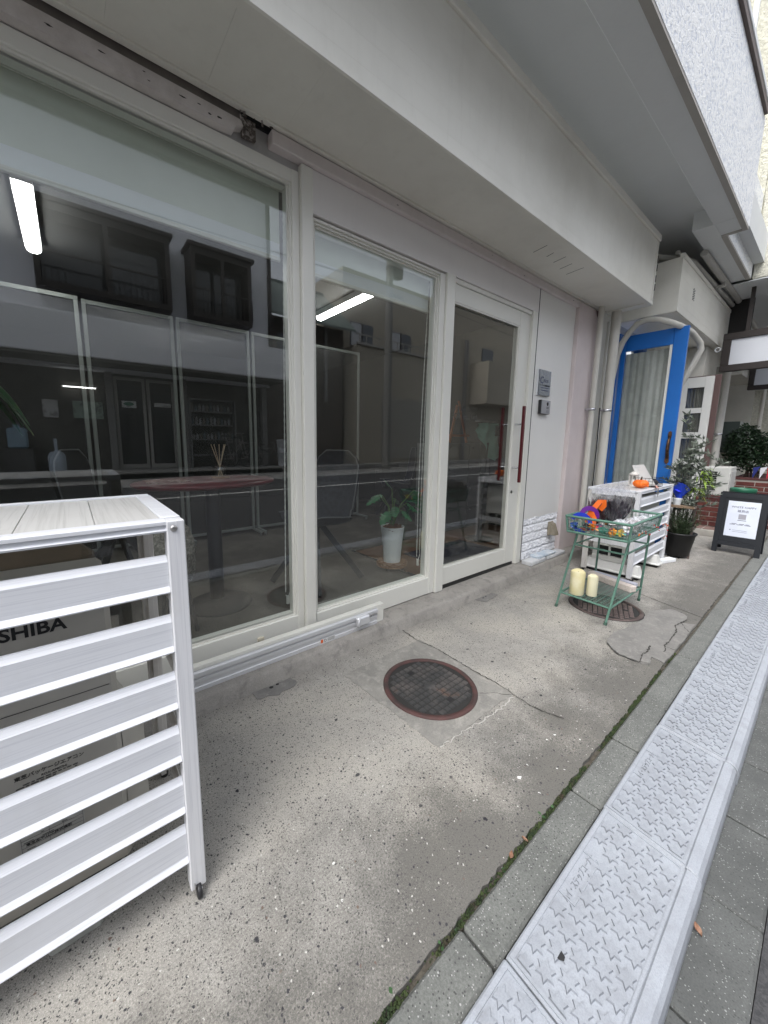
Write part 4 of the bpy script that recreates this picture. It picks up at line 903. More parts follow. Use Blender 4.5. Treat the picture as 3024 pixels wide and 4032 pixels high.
def crumple(cx, cy, cz, rx, ry, rz, seed, n=18, m=12, amp=.28, spikes=0):
    r_ = random.Random(seed); ph = [(r_.uniform(2, 7), r_.uniform(2, 6), r_.uniform(0, 6)) for _ in range(6)]
    def fn(u, v):
        a = u*2*math.pi; e = (v-.5)*math.pi; w = 1+amp*sum(math.sin(p*a+q*e*1.3+s) for p, q, s in ph)/3
        if spikes and v > .62: w *= 1+spikes*abs(math.sin(a*5+seed))*(v-.62)*2
        return (cx+rx*w*math.cos(e)*math.cos(a), cy+ry*w*math.cos(e)*math.sin(a), cz+rz*w*math.sin(e))
    b = B(); b.grid(fn, n, m, False); return b
def bouquet(x, y, z, col, h, label, seed):
    t = thing('dried_bouquet', (x, y, z), label, 'bouquet', 'cellophane wrapped dried bouquets in the basket'); r_ = random.Random(seed); b = B()
    for i in range(170):
        a, e, L = r_.random()*6.28, r_.uniform(.1, .75), h*r_.uniform(.5, 1.0); dx, dy = math.cos(a)*e, math.sin(a)*e; p0 = Vector((x+r_.uniform(-.02, .02), y+r_.uniform(-.02, .02), z)); tip = p0+Vector((dx*L*.6, dy*L*.6, L))
        s = Vector((-math.sin(a), math.cos(a), 0))*r_.uniform(.009, .02); mid = (p0*.35+tip*.65)+Vector((dx, dy, 0))*.02
        b.add([p0, mid+s, tip, mid-s], [(0, 1, 2, 3)])
    part('stems', b, mat('dried_%d' % seed, col, .7, var=[(30, tuple(c*2.2 for c in col), .5, .7)]), t)
    part('cellophane', crumple(x, y, z+h*.60, .088, .085, h*.52, seed, 22, 12, .22, .8), FILM, t)
bouquet(3.08, 1.04, .60, (.045, .012, .02), .21, 'dark maroon dried bouquet in crinkled clear wrap', 3)
bouquet(3.08, .94, .60, (.016, .012, .020), .22, 'black dried bouquet in crinkled clear wrap', 5)
bouquet(3.30, .98, .60, (.10, .09, .09), .22, 'grey dried bouquet in crinkled clear wrap at the far end of the basket', 8)
bouquet(3.30, 1.09, .60, (.12, .11, .10), .20, 'pale dried bouquet in crinkled clear wrap in the far corner of the basket', 12)
BAG = film_mat('clear_bag', amount=.55, scale=40)
for i, (x, y, z, c, lab) in enumerate([(3.12, .835, .645, (.33, .19, .18), 'dusty pink knitted item folded in a clear bag on top of the goods'), (3.0, .80, .625, (.42, .22, .20), 'reddish folded cloth in a clear bag near the basket corner'), (3.27, .83, .64, (.36, .33, .32), 'grey brown cloth in a clear bag at the far side of the basket'), (3.02, .88, .635, (.62, .62, .64), 'silvery crumpled clear packet beside the pink bag')]):
    t = thing('bagged_cloth', (x, y, z-.03), lab, 'packet', 'bagged goods in the basket'); part('cloth', crumple(x, y, z, .075, .04, .024, 20+i, 16, 8, .2), mat('cloth_%d' % i, c, .9, var=[(60, tuple(v*.6 for v in c), .45, .6)]), t); part('bag', crumple(x, y, z+.004, .088, .05, .032, 30+i, 14, 8, .3), BAG, t)
for i in range(22):
    x, y = rnd.uniform(2.80, 3.38), rnd.uniform(.77, 1.11)
    c = rnd.choice([(.55, .05, .06), (.75, .30, .03), (.10, .03, .16), (.03, .10, .35), (.60, .58, .55), (.05, .22, .16), (.30, .10, .08), (.70, .50, .10), (.04, .04, .05)]); n_ = {.55: 'red', .75: 'orange', .10: 'violet', .03: 'blue', .60: 'white', .05: 'green', .30: 'brown', .70: 'yellow', .04: 'black'}[c[0]]
    tag(part('wrapped_trinket', crumple(x, y, rnd.uniform(.60, .635), rnd.uniform(.018, .034), rnd.uniform(.015, .028), rnd.uniform(.012, .022), 200+i, 10, 7, .5), mat('trinket_'+n_, c, .45)), n_ + ' wrapped trinket lying among the goods in the wire cart basket', 'trinket', 'wrapped trinkets in the basket')
GAR = thing('berry_garland', (3.1, .735, .6), 'thin garland of red and orange berries twined on the basket side', 'garland')
pts = [(2.80, .735, .645), (2.9, .733, .61), (2.98, .73, .63), (3.06, .727, .60), (3.14, .727, .64), (3.22, .725, .62), (3.3, .722, .60), (3.40, .72, .63), (3.46, .72, .60), (3.47, .72, .55), (3.42, .72, .50)]
b = B(); b.tube(pts, .0012, 5); part('wire', b, BRN, GAR)
for i in range(26):
    u = rnd.random()*(len(pts)-1); p = Vector(pts[int(u)]).lerp(Vector(pts[int(u)+1]), u-int(u))+Vector((rnd.uniform(-.01, .01), rnd.uniform(-.012, -.002), rnd.uniform(-.014, .014))); r = rnd.uniform(.0028, .005)
    b = B(); b.lathe([(0, -r), (r*.8, -r*.6), (r, 0), (r*.8, r*.6), (0, r)], p.x, p.y, 8, p.z); part('berry', b, mat('berry_red', (.45, .03, .03), .4) if i % 3 else mat('berry_orange', (.70, .17, .03), .4), GAR)

# goods on the small cover -------------------------------------------
PUM = mat('pumpkin_orange', (.85, .17, .012), .45, var=[(20, (.70, .11, .01), .5, .7)])
t = thing('pumpkin', (4.13, 1.085, .801), 'small orange toy pumpkin on the slatted cover top', 'pumpkin')
def pump(u, v):
    a = u*2*math.pi; e = (v-.5)*math.pi; w = 1-.09*abs(math.sin(a*4.5))**.5*math.cos(e) if False else 1-.10*(1-abs(math.cos(a*4.5)))**2*math.cos(e)
    return (4.13+.062*w*math.cos(e)*math.cos(a), 1.085+.062*w*math.cos(e)*math.sin(a), .801+.041+.041*math.sin(e)*(1-.15*(v > .85)))
b = B(); b.grid(pump, 54, 14); part('body', b, PUM, t)
b = B(); b.tube([(4.13, 1.085, .876), (4.128, 1.083, .892), (4.122, 1.078, .904)], [.008, .006, .005], 8); part('stalk', b, mat('stalk_dark', (.04, .03, .02), .7), t)
b = B(); b.lathe([(0, -.012), (.012, 0), (0, .012)], 4.11, 1.025, 8, .826); part('side_bud', b, PUM, t)
LAN = mat('lantern_white', (.62, .60, .57), .6, var=[(20, (.45, .42, .40), .5, .7)])
t = thing('lantern', (4.26, 1.18, .801), 'little weathered white lantern behind the pumpkin', 'lantern')
b = B(); b.lathe([(.042, .801), (.042, .812), (.036, .816)], 4.26, 1.18, 6); b.lathe([(.040, .905), (.043, .912), (.034, .925), (.015, .938), (.006, .945)], 4.26, 1.18, 6); part('body', b, LAN, t)
for i in range(6):
    a = i*math.pi/3; b = B(); b.box(4.26+.034*math.cos(a)-.004, 4.26+.034*math.cos(a)+.004, 1.18+.034*math.sin(a)-.004, 1.18+.034*math.sin(a)+.004, .8165, .9045); part('bar', b, LAN, t)
b = B(); b.lathe([(.016, .8165), (.016, .86), (.004, .865)], 4.26, 1.18, 12); part('candle', b, mat('card_white', (.75, .75, .74), .5), t)
t = thing('wire_basket', (4.33, 1.10, .801), 'dark square wire basket holding a white leaflet', 'basket'); b = B(); x0, x1, y0, y1, z0, z1 = 4.24, 4.46, 1.0, 1.16, .804, .885
for i in range(7):
    u = i/6
    for z in (z0, z1, (z0+z1)/2, z0+.06): pass
    b.tube([(x0+(x1-x0)*u, y0, z1), (x0+(x1-x0)*u, y0, z0), (x0+(x1-x0)*u, y1, z0), (x0+(x1-x0)*u, y1, z1)], .0016, 5)
    b.tube([(x0, y0+(y1-y0)*u, z1), (x0, y0+(y1-y0)*u, z0), (x1, y0+(y1-y0)*u, z0), (x1, y0+(y1-y0)*u, z1)], .0016, 5)
for z in (.83, .857, z1): b.tube([(x0, y0, z), (x1, y0, z), (x1, y1, z), (x0, y1, z), (x0, y0, z)], .0022 if z == z1 else .0016, 6)
o = part('wires', b, mat('wire_black', (.02, .02, .022), .5), t); o['kind'] = 'stuff'
for i, (x, y) in enumerate(((4.40, 1.05), (4.42, 1.10), (4.36, 1.13))): part('contents', crumple(x, y, .84, .035, .03, .028, 60+i, 12, 8, .3), mat('dark_goods', (.02, .02, .03), .5), t)
t = thing('leaflet', (4.30, 1.11, .82), 'white paper leaflet leaning up out of the wire basket', 'leaflet'); b = B(); b.add([(4.255, 1.205, 1.0), (4.27, 1.115, 1.012), (4.34, 1.02, .815), (4.31, 1.13, .81)], [(0, 1, 2, 3)]); b.add([(4.2575, 1.206, 1.0), (4.2725, 1.116, 1.012), (4.3425, 1.021, .815), (4.3125, 1.131, .81)], [(3, 2, 1, 0)]); part('sheet', b, mat('paper_white', (.82, .83, .82), .7, var=[(25, (.70, .74, .74), .55, .7)]), t)
t = thing('leaf_ornament', (4.24, 1.0, .80), 'pink and grey fabric leaf ornament hanging over the cover edge', 'ornament')
b = B(); b.add([(4.23, 1.0, .83), (4.20, .985, .812), (4.225, .978, .803), (4.25, .975, .80), (4.27, .985, .812), (4.26, 1.0, .825)], [tuple(range(6))]); part('pink_leaf', b, mat('felt_pink', (.60, .30, .24), .8), t)
b = B(); b.add([(4.235, .978, .80), (4.21, .976, .765), (4.24, .973, .715), (4.27, .976, .76), (4.262, .978, .795)], [tuple(range(5))]); part('grey_leaf', b, mat('felt_grey', (.17, .17, .17), .8), t)
# outdoor unit, feet and packing under the small cover
AC2 = thing('air_conditioner_unit', (4.3, 1.2, .1), 'pale outdoor air conditioner with grille openings under the small slatted cover', 'air conditioner')
PALE = mat('unit_pale', (.56, .56, .53), .5, var=[(5, (.47, .47, .44), .45, .7)])
b = B(); b.box(3.885, 4.72, 1.06, 1.34, .372, .72, .01); b.box(3.885, 4.72, 1.06, 1.34, .118, .16, .005); b.box(3.89, 3.912, 1.062, 1.10, .16, .372); b.box(3.89, 3.912, 1.30, 1.338, .16, .372); b.box(3.89, 3.91, 1.193, 1.207, .16, .372); b.box(3.89, 3.91, 1.1, 1.30, .258, .27); b.box(4.0, 4.72, 1.062, 1.338, .16, .372); part('casing', b, PALE, AC2)
b = B(); b.box(3.93, 3.999, 1.07, 1.33, .161, .371); part('grille_void', b, DARK, AC2)
FOOT = mat('foot_white', (.66, .66, .64), .6, var=[(8, (.55, .55, .53), .5, .7)])
for x, lab in ((3.93, 'white trapezoid support foot under the near end of the pale outdoor unit'), (4.50, 'white trapezoid support foot under the far end of the pale outdoor unit')):
    t = thing('support_foot', (x, 1.17, 0), lab, 'support foot', 'unit support feet')
    b = B(); v = []
    for z, ex, ey in ((.028, .062, .235), (.036, .062, .235), (.045, .050, .222), (.116, .036, .205)): v += [(x+s*ex, 1.175+q*ey, z) for s, q in ((-1, -1), (1, -1), (1, 1), (-1, 1))]
    f = [(12, 13, 14, 15), (3, 2, 1, 0)]
    for r in range(3): f += [(r*4+i, r*4+(i+1) % 4, r*4+4+(i+1) % 4, r*4+4+i) for i in range(4)]
    b.add(v, f); part('block', b, FOOT, t)
    b = B(); b.box(x-.05, x+.05, .955, 1.39, 0, .028, .008); part('rubber_base', b, mat('rubber_black', (.015, .015, .015), .8), t)
b = B(); b.box(-.12, .12, -.035, .035, 0, .035, .004); b.v = [(4.76+x*math.cos(-.3)-y*math.sin(-.3), .965+x*math.sin(-.3)+y*math.cos(-.3), z+.0) for x, y, z in b.v]; tag(part('foam_block', b, mat('foam_white', (.74, .76, .78), .9, bump=(40, .4, .004))), 'white foam block on the ground behind the small cover leg', 'foam block')

# ================================================================== inside the shop
LAMP = mat('lamp_diffuser', (.9, .9, .9), .5, emit=((1.0, .98, .95), 10.0))
for x, y0, y1, lab in ((-.09, 3.08, 4.03, 'white linear ceiling lamp, lit, above the partition by the table'), (2.49, 3.0, 4.0, 'white linear ceiling lamp, lit, above the plant and grey chair')):
    t = thing('ceiling_lamp', (x, (y0+y1)/2, 2.62), lab, 'lamp', 'linear ceiling lamps')
    b = B(); b.box(x-.05, x+.05, y0-.01, y1+.01, 2.66, 2.72); part('housing', b, mat('lamp_white', (.75, .75, .75), .5), t)
    b = B(); b.prism([(x-.042, 2.66), (x-.042, 2.64), (x-.02, 2.625), (x+.02, 2.625), (x+.042, 2.64), (x+.042, 2.66)], 'y', y0, y1); part('diffuser', b, LAMP, t)
BLF = mat('blind_fabric', (.70, .74, .66), .9, var=[(3, (.62, .66, .58), .4, .7)], bump=(400, .3, .001)); CHN = mat('chain_white', (.72, .72, .70), .4)
for x0, x1, zt, zb, lab, ch in ((-1.5, .925, 2.43, 2.183, 'wide grey-green roller blind half lowered behind the large window', .955), (1.075, 2.035, 2.30, 2.165, 'narrow grey-green roller blind half lowered behind the smaller window', 2.055)):
    t = thing('roller_blind', ((x0+x1)/2, 1.86, zb), lab, 'blind', 'roller blinds')
    b = B(); b.grid(lambda u, v: (x0+u*(x1-x0), 1.862+.002*math.sin(u*9), zb+v*(zt-zb)), 20, 2); b.grid(lambda u, v: (x0+u*(x1-x0), 1.864+.002*math.sin(u*9), zb+v*(zt-zb)), 20, 2); part('fabric', b, BLF, t)
    b = B(); b.tube([(x0, 1.885, zt), (x1+.02, 1.885, zt)], .022, 12); part('roller', b, mat('roller_dark', (.16, .18, .165), .6), t)
    b = B(); b.box(x0, x1+.02, 1.846, 1.852, zt-.015, zt+.005); part('head_rail', b, FRAME, t)
    b = B(); b.grid(lambda u, v: (x0+u*(x1-x0), 1.861+.003*math.sin(u*7+v*2), zb-.070*v), 40, 4); part('hem', b, mat('hem_white', (.80, .83, .85), .7), t); b = B(); b.box(x0, x1, 1.855, 1.872, zb-.085, zb-.065, .003); part('bottom_rail', b, FRAME, t)
    b = B()
    for s in (0, .03):
        zz = zt
        pts = [(ch-.03*(zt-z)/2.1+s+(0 if ch < 1.5 else -.02*math.sin((zt-z)*1.4)), 1.875, z) for z in [zt-i*.02 for i in range(int((zt-.30)/.02))]]
        b.tube(pts, [.0022 if i % 2 else .0036 for i in range(len(pts))], 6)
    p = pts[-1]; b.tube([p, (p[0]-.012, 1.875, p[2]-.03), (p[0]-.03, 1.875, p[2]-.02)], .003, 6); part('bead_chain', b, CHN, t)
    b = B(); b.box(p[0]-.025, p[0]-.008, 1.868, 1.882, p[2]-.075, p[2]-.025, .002); part('chain_weight', b, CHN, t)
# table ---------------------------------------------------------------
MAR = mat('table_maroon', (.13, .014, .02), .3, var=[(6, (.08, .010, .015), .4, .7)]); NVY = mat('metal_navyblack', (.004, .005, .010), .5)
TB = thing('round_table', (.73, 2.60, .085), 'dark red oval pedestal table with a disc base behind the wide window', 'table')
b = B(); b.lathe([(0, .895), (.9, .895), (.97, .903), (1.0, .915), (.995, .926), (.97, .930), (0, .930)], 0, 0, 48); b.v = [(.73+x*.46, 2.62+y*.33, z) for x, y, z in b.v]; part('table_top', b, MAR, TB)
b = B(); b.tube([(.735, 2.55, .11), (.735, 2.55, .895)], .048, 20); part('pedestal', b, NVY, TB)
b = B(); b.lathe([(.215, .086), (.217, .094), (.205, .100), (.08, .108), (.045, .118), (0, .118)], .735, 2.50, 40); part('base', b, mat('base_iron', (.02, .02, .02), .5), TB)
b = B(); b.box(.36, .62, 2.55, 2.78, .9305, .936); tag(part('place_mat', b, mat('mat_redpattern', (.12, .035, .03), .7, var=[(26, (.30, .22, .20), .5, .58)])), 'patterned dark red place mat lying on the oval table', 'place mat')
OAK = m_grain('pale_oak', (.24, .125, .06), (.16, .08, .035), (.18, .10, .045), along='x', scale=.6)
t = thing('reed_diffuser', (.845, 2.72, .9305), 'glass reed diffuser bottle on a round wooden coaster on the table', 'diffuser')
b = B(); b.lathe([(.062, .9305), (.064, .936), (.062, .941), (0, .941)], .845, 2.72, 24); part('coaster', b, OAK, t)
b = B(); b.lathe([(.036, .9415), (.038, .95), (.038, 1.0), (.030, 1.016), (.016, 1.026), (.016, 1.052), (.019, 1.054)], .845, 2.72, 20, close=False); part('bottle', b, glass_mat('bottle_glass', (.92, .95, .95), .12), t)
for dx, dy in ((-.055, 0), (-.025, .03), (.004, .01), (.028, -.02), (.05, .02)):
    b = B(); b.tube([(.845-dx*.35, 2.72-dy*.35, .945), (.845+dx, 2.72+dy, 1.17)], .0022, 6); part('reed', b, mat('reed_tan', (.55, .42, .28), .7), t)
# chairs --------------------------------------------------------------
def chair(x, y, rot, label, shell, legm, seatz=.50, h=.56, grp='padded shell chairs'):
    t = thing('shell_chair', (0, 0, 0), label, 'chair', grp)
    def sh(u, v):
        if v < .5: d = v/.5; px = -.22+.40*d; pz = seatz+.02*math.cos(d*3.14)-.015*(1-(2*u-1)**2); w = .20+.03*d
        else: d = (v-.5)/.5; px = .18+.10*math.sin(d*1.3); pz = seatz-.02+h*d**1.05; w = .23*(1-.5*max(0, (d-.72)/.28)**3)*(1-.08*(1-d))
        e = (2*u-1); px += -.035*e*e if v >= .5 else 0; pz += .05*e**4*(1 if v < .6 else 0)
        return (px, e*w, pz)
    b = B(); b.grid(sh, 14, 26); b.grid(lambda u, v: tuple(a+o for a, o in zip(sh(u, v), (.012+.014*(v > .5), 0, -.03*(1-v)))), 14, 26); part('shell', b, shell, t)
    rim = [sh(0, i/20) for i in range(21)]+[sh(i/10, 1) for i in range(11)]+[sh(1, 1-i/20) for i in range(21)]; b = B(); b.tube(rim, .005, 6); part('piping', b, mat('piping_grey', (.12, .125, .13), .6), t)
    b = B(); b.box(-.05, .05, -.05, .05, seatz-.05, seatz-.02); part('hub', b, legm, t)
    for i in range(4):
        a = math.pi/4+i*math.pi/2; b = B(); b.bar((.03*math.cos(a), .03*math.sin(a), seatz-.04), (.36*math.cos(a), .36*math.sin(a), .012), .022, .045, up=(math.cos(a), math.sin(a), 0)); part('leg', b, legm, t)
    t.location = (x, y, .086); t.rotation_euler = (0, 0, rot); return t
GS, NS = mat('chair_greyblue', (.030, .034, .045), .75, var=[(30, (.022, .025, .033), .4, .6)]), mat('chair_navy', (.012, .014, .03), .8); LG = mat('chair_leg_black', (.025, .027, .03), .5)
chair(1.50, 2.46, .28, 'grey shell chair with splayed black legs between table and potted plant', GS, LG)
chair(.22, 3.05, 2.7, 'dark shell chair on the far side of the oval table', mat('chair_charcoal', (.035, .036, .038), .8), LG)
chair(3.72, 3.9, -.6, 'navy shell chair behind the potted monstera', NS, LG)
t = thing('armchair', (-.35, 2.28, .086), 'brown padded armchair low behind the air conditioner cover', 'armchair'); BRW = mat('brown_fabric', (.075, .05, .032), .95, var=[(8, (.055, .037, .024), .4, .7)], bump=(120, .4, .003))
b = B(); b.box(-.85, .06, 2.02, 2.52, .12, .40, .05); part('seat', b, BRW, t); b = B(); b.box(-.85, .05, 1.93, 2.06, .12, .745, .045); part('backrest', b, BRW, t)
for xx in (-.85, -.06): b = B(); b.box(xx, xx+.12, 2.03, 2.54, .12, .58, .04); part('arm', b, BRW, t)
t = thing('sheepskin_stool', (.44, 2.20, .086), 'round stool covered with a cream fleece throw behind the slatted cover', 'stool')
FL = mat('fleece_cream', (.40, .37, .32), 1.0, var=[(70, (.22, .2, .17), .4, .6)], bump=(90, 1.0, .02)); part('fleece', crumple(.40, 2.2, .56, .12, .12, .17, 77, 26, 18, .2), FL, t)
for i in range(3): a = i*2.1; b = B(); b.tube([(.40+.06*math.cos(a), 2.2+.06*math.sin(a), .42), (.40+.11*math.cos(a), 2.2+.11*math.sin(a), .087)], .012, 8); part('leg', b, LG, t)
# partition screens ---------------------------------------------------
k = NT('ribbed_polycarbonate'); co = k.co(); wv = k.n('ShaderNodeTexWave'); wv.bands_direction = 'X'; wv.inputs['Scale'].default_value = 28; k.l(co, wv.inputs['Vector']); k.bump(wv.outputs['Fac'], .6, .004); k.setc((.07, .073, .073)); k.rough(.25)
tr = k.n('ShaderNodeBsdfTransparent'); tr.inputs[0].default_value = (.6, .62, .62, 1); mx = k.n('ShaderNodeMixShader'); mx.inputs[0].default_value = .55; k.l(tr.outputs[0], mx.inputs[1]); k.l(k.b.outputs[0], mx.inputs[2]); k.l(mx.outputs[0], k.out.inputs[0]); POLY = k.m
SF = mat('screen_frame_white', (.26, .285, .275), .5)
scr = [(-.62, .165, 4.25, 'first framed ribbed partition screen, by the hanging lamp'), (.19, .935, 4.3, 'framed ribbed partition screen directly behind the reed diffuser'), (.96, 1.725, 4.3, 'framed ribbed partition screen right of the oval table top'), (1.75, 2.45, 4.3, 'framed ribbed partition screen behind the white mullion'), (2.58, 3.325, 4.3, 'framed partition screen behind the grey shell chair')]
for x0, x1, y, lab in scr:
    t = thing('partition_screen', ((x0+x1)/2, y, .086), lab, 'partition', 'white framed partition screens')
    for xa, xb in ((x0, x0+.032), (x1-.032, x1)): b = B(); b.box(xa, xb, y-.016, y+.016, .12, 2.43, .002); part('upright', b, SF, t)
    for za, zb in ((2.395, 2.43), (.13, .16)): b = B(); b.box(x0+.0325, x1-.0325, y-.014, y+.014, za, zb, .002); part('rail', b, SF, t)
    b = B(); b.box(x0+.033, x1-.033, y-.003, y+.003, .161, 2.394); part('panel', b, POLY, t)
    for xx in (x0+.016, x1-.016):
        b = B(); b.box(xx-.014, xx+.014, y-.24, y+.24, .118, .142, .003); part('foot_bar', b, SF, t)
        for s in (-.22, .22):
            b = B(); b.lathe([(0, -.009), (.015, -.009), (.0165, 0), (.015, .009), (0, .009)], 0, 0, 12); b.v = [(xx+q, y+s+p, .1025+r) for p, r, q in b.v]; part('castor', b, mat('castor_grey', (.3, .3, .3), .5), t)
# wire panel, monstera, mats -------------------------------------------
t = thing('wire_grid_rack', (3.9, 4.3, .086), 'black wire grid rack standing behind the monstera', 'wire rack'); b = B()
for i in range(17): x = 3.66+i*.03; b.tube([(x, 4.3, .11), (x, 4.3, .83)], .0025, 5)
o = part('rods', b, BLACK, t); o['kind'] = 'stuff'; b = B()
for z in (.11, .47, .83): b.tube([(3.655, 4.306, z), (4.145, 4.306, z)], .004, 6)
for x in (3.66, 4.14): b.tube([(x, 4.31, .087), (x, 4.31, .11)], .004, 6); b.tube([(x, 4.2, .09), (x, 4.42, .09)], .004, 6)
part('frame', b, BLACK, t)
t = thing('plant_dolly', (2.19, 2.33, .086), 'round slatted wooden plant dolly on castors', 'dolly')
for i in range(6):
    b = B(); y0 = -.135+i*.0455; xw = math.sqrt(max(.0, .1365**2-(max(abs(y0), abs(y0+.042)) if abs(y0+.02) > .02 else .04)**2*.92))
    b.box(2.19-max(.05, xw), 2.19+max(.05, xw), 2.33+y0, 2.33+y0+.042, .132, .152, .003); part('slat', b, OAK, t)
b = B(); b.lathe([(.136, .117), (.138, .13), (.10, .1315), (.10, .117)], 2.19, 2.33, 32, close=False); part('ring', b, OAK, t)
for i in range(4):
    a = .5+i*1.571; b = B(); b.lathe([(0, -.008), (.014, -.008), (.0155, 0), (.014, .008), (0, .008)], 0, 0, 12); b.v = [(2.19+.10*math.cos(a)+q, 2.33+.10*math.sin(a)+p, .1015+r) for p, r, q in b.v]; part('castor', b, BLACK, t)
MON = thing('monstera_plant', (2.19, 2.33, .1525), 'monstera plant in a tall white tapered pot on a wooden dolly', 'plant')
b = B(); b.lathe([(.075, .1525), (.085, .30), (.102, .46), (.104, .468), (.098, .468), (.092, .44)], 2.19, 2.33, 36, close=False); b.lathe([(0, .153), (.075, .153)], 2.19, 2.33, 36, close=False); part('pot', b, mat('pot_white', (.80, .83, .83), .5, var=[(3, (.74, .77, .77), .4, .7)]), MON)
part('coir', crumple(2.19, 2.33, .452, .092, .092, .03, 91, 24, 10, .25), mat('coir_brown', (.17, .08, .045), .95, var=[(60, (.28, .16, .09), .45, .6)], bump=(120, 1, .01)), MON)
MLF = mat('monstera_green', (.025, .13, .045), .35, var=[(12, (.045, .20, .08), .45, .7)]); MST = mat('monstera_stem', (.10, .18, .05), .6)
def mleaf(tip, base, w, seed, roll=0.0):
    r_ = random.Random(seed); base, tip = Vector(base), Vector(tip); d = (tip-base); L = d.length; d.normalize(); s = d.cross(Vector((0, 0, 1))).normalized(); n = s.cross(d); s = s*math.cos(roll)+n*math.sin(roll); n = s.cross(d); b = B()
    prof = [0, .55, .88, 1.0, .98, .88, .72, .52, .28, 0]
    for side in (-1, 1):
        for i in range(9):
            u0, u1 = i/9, (i+1)/9; notch = .55 if i in (2, 4, 6) else 1.0
            w0, w1 = prof[i]*w*notch, prof[i+1]*w*(.55 if i in (1, 3, 5) else 1.0)
            if i in (2, 4, 6): w1 = prof[i+1]*w*.6
            P0, P1 = base+d*L*u0, base+d*L*u1; dr = lambda ww, u: -n*(.35*ww*ww/w+.12*L*u*u)
            b.add([P0+dr(0, u0), P1+dr(0, u1), P1+s*side*w1+dr(w1, u1)-d*w1*.12, P0+s*side*w0+dr(w0, u0)-d*w0*.12], [(0, 1, 2, 3)], True)
    return b
cx, cyy = 2.19, 2.33
for i, (tip, bs, w) in enumerate([((2.50, 2.19, .56), (2.33, 2.22, .79), .115), ((1.86, 2.30, .70), (2.0, 2.30, .76), .055), ((1.95, 2.22, .54), (2.08, 2.25, .62), .07), ((2.12, 2.38, .90), (2.18, 2.34, .80), .06), ((2.03, 2.45, .72), (2.12, 2.40, .74), .06), ((2.05, 2.16, .60), (2.13, 2.24, .66), .065), ((2.34, 2.14, .60), (2.26, 2.23, .68), .07), ((2.36, 2.45, .64), (2.27, 2.39, .70), .07), ((2.22, 2.12, .55), (2.20, 2.22, .62), .055)]):
    part('leaf', mleaf(tip, bs, w, i, rnd.uniform(-.5, .5)), MLF, MON); b = B(); m_ = Vector((cx+(bs[0]-cx)*.35, cyy+(bs[1]-cyy)*.35, .60+.3*(bs[2]-.60))); b.tube([(cx+rnd.uniform(-.02, .02), cyy+rnd.uniform(-.02, .02), .46), m_, bs], [.006, .005, .004], 6); part('stem', b, MST, MON)
b = B(); b.box(2.55, 3.45, 1.95, 2.55, .0915, .099, .003); tag(part('door_mat', b, mat('mat_navy', (.018, .024, .04), .95, bump=(200, .6, .004), var=[(30, (.03, .036, .055), .4, .6)])), 'dark navy door mat on the wooden floor inside the sliding door', 'door mat')
# steel cabinet, easel, reception stand
CB = thing('drawer_cabinet', (4.0, 3.1, .086), 'grey steel drawer cabinet with locks inside the door', 'cabinet'); CG = mat('cabinet_grey', (.16, .165, .16), .4)
b = B(); b.box(3.55, 4.48, 2.9, 3.35, .1, 1.19); part('carcass', b, CG, CB)
for i in range(4):
    for j in range(2): b = B(); b.box(3.56+j*.46, 4.01+j*.46, 2.885, 2.899, .12+i*.265, .375+i*.265, .003); d_ = part('drawer', b, CG, CB); b = B(); b.lathe([(.009, 0), (.009, .01), (0, .01)], 0, 0, 10); b.v = [(3.62+j*.46+x, 2.884-z, .34+i*.265+y) for x, y, z in b.v]; part('lock', b, STEEL, d_)
t = thing('easel', (3.95, 3.0, 1.191), 'small brown wooden easel on top of the drawer cabinet', 'easel'); EW = mat('easel_brown', (.42, .15, .06), .5)
for p, q in (((3.72, 2.97, 1.20), (3.90, 3.02, 1.66)), ((4.06, 2.97, 1.20), (3.93, 3.02, 1.72)), ((3.93, 3.14, 1.20), (3.92, 3.03, 1.66))): b = B(); b.bar(p, q, .03, .015, up=(0, 1, 0)); part('leg', b, EW, t)
b = B(); b.bar((3.70, 2.955, 1.285), (4.08, 2.955, 1.285), .02, .028); part('ledge', b, EW, t)
RS_ = thing('reception_stand', (3.72, 2.45, .0915), 'reception stand with a black tablet and mint green cloth inside the door', 'stand'); MINT = mat('mint_cloth', (.20, .38, .31), .8, var=[(9, (.14, .28, .23), .4, .7)])
b = B(); b.lathe([(.16, .092), (.16, .10), (.03, .112), (.022, .3), (.03, .8), (.045, 1.15), (.05, 1.2)], 3.68, 2.45, 16); part('post', b, mat('post_dark', (.03, .035, .03), .6), RS_)
b = B(); b.grid(lambda u, v: (3.50+.42*u+.02*math.sin(v*9), 2.42+.03*math.sin(u*14+v*2)-.02*v, 1.42-.02*abs(u-.5)-v*(.42*(.35+.65*abs(math.sin(u*2.2))))), 30, 14); part('cloth', b, MINT, RS_)
b = B(); b.box(3.76, 3.86, 2.365, 2.38, 1.275, 1.385, .004); part('tablet', b, mat('tablet_black', (.004, .004, .004), .2), RS_)
b = B(); b.box(3.50, 3.95, 2.40, 2.46, 1.425, 1.44); part('bar', b, GREYM, RS_)
t = thing('dracaena_plant', (-.30, 2.30, .60), 'dark green strap-leaved indoor plant hanging over behind the wide window', 'plant'); DRL = mat('dracaena_green', (.02, .075, .025), .4, var=[(14, (.09, .15, .03), .55, .7)])
b = B(); b.lathe([(.09, .60), (.12, .85), (.11, .85)], -.38, 2.3, 24); part('pot', b, mat('pot_dark', (.03, .03, .03), .5), t)
b = B(); b.tube([(-.38, 2.3, .85), (-.37, 2.3, 1.2), (-.36, 2.29, 1.42)], .016, 8); part('stem', b, mat('cane_brown', (.16, .12, .08), .8), t)
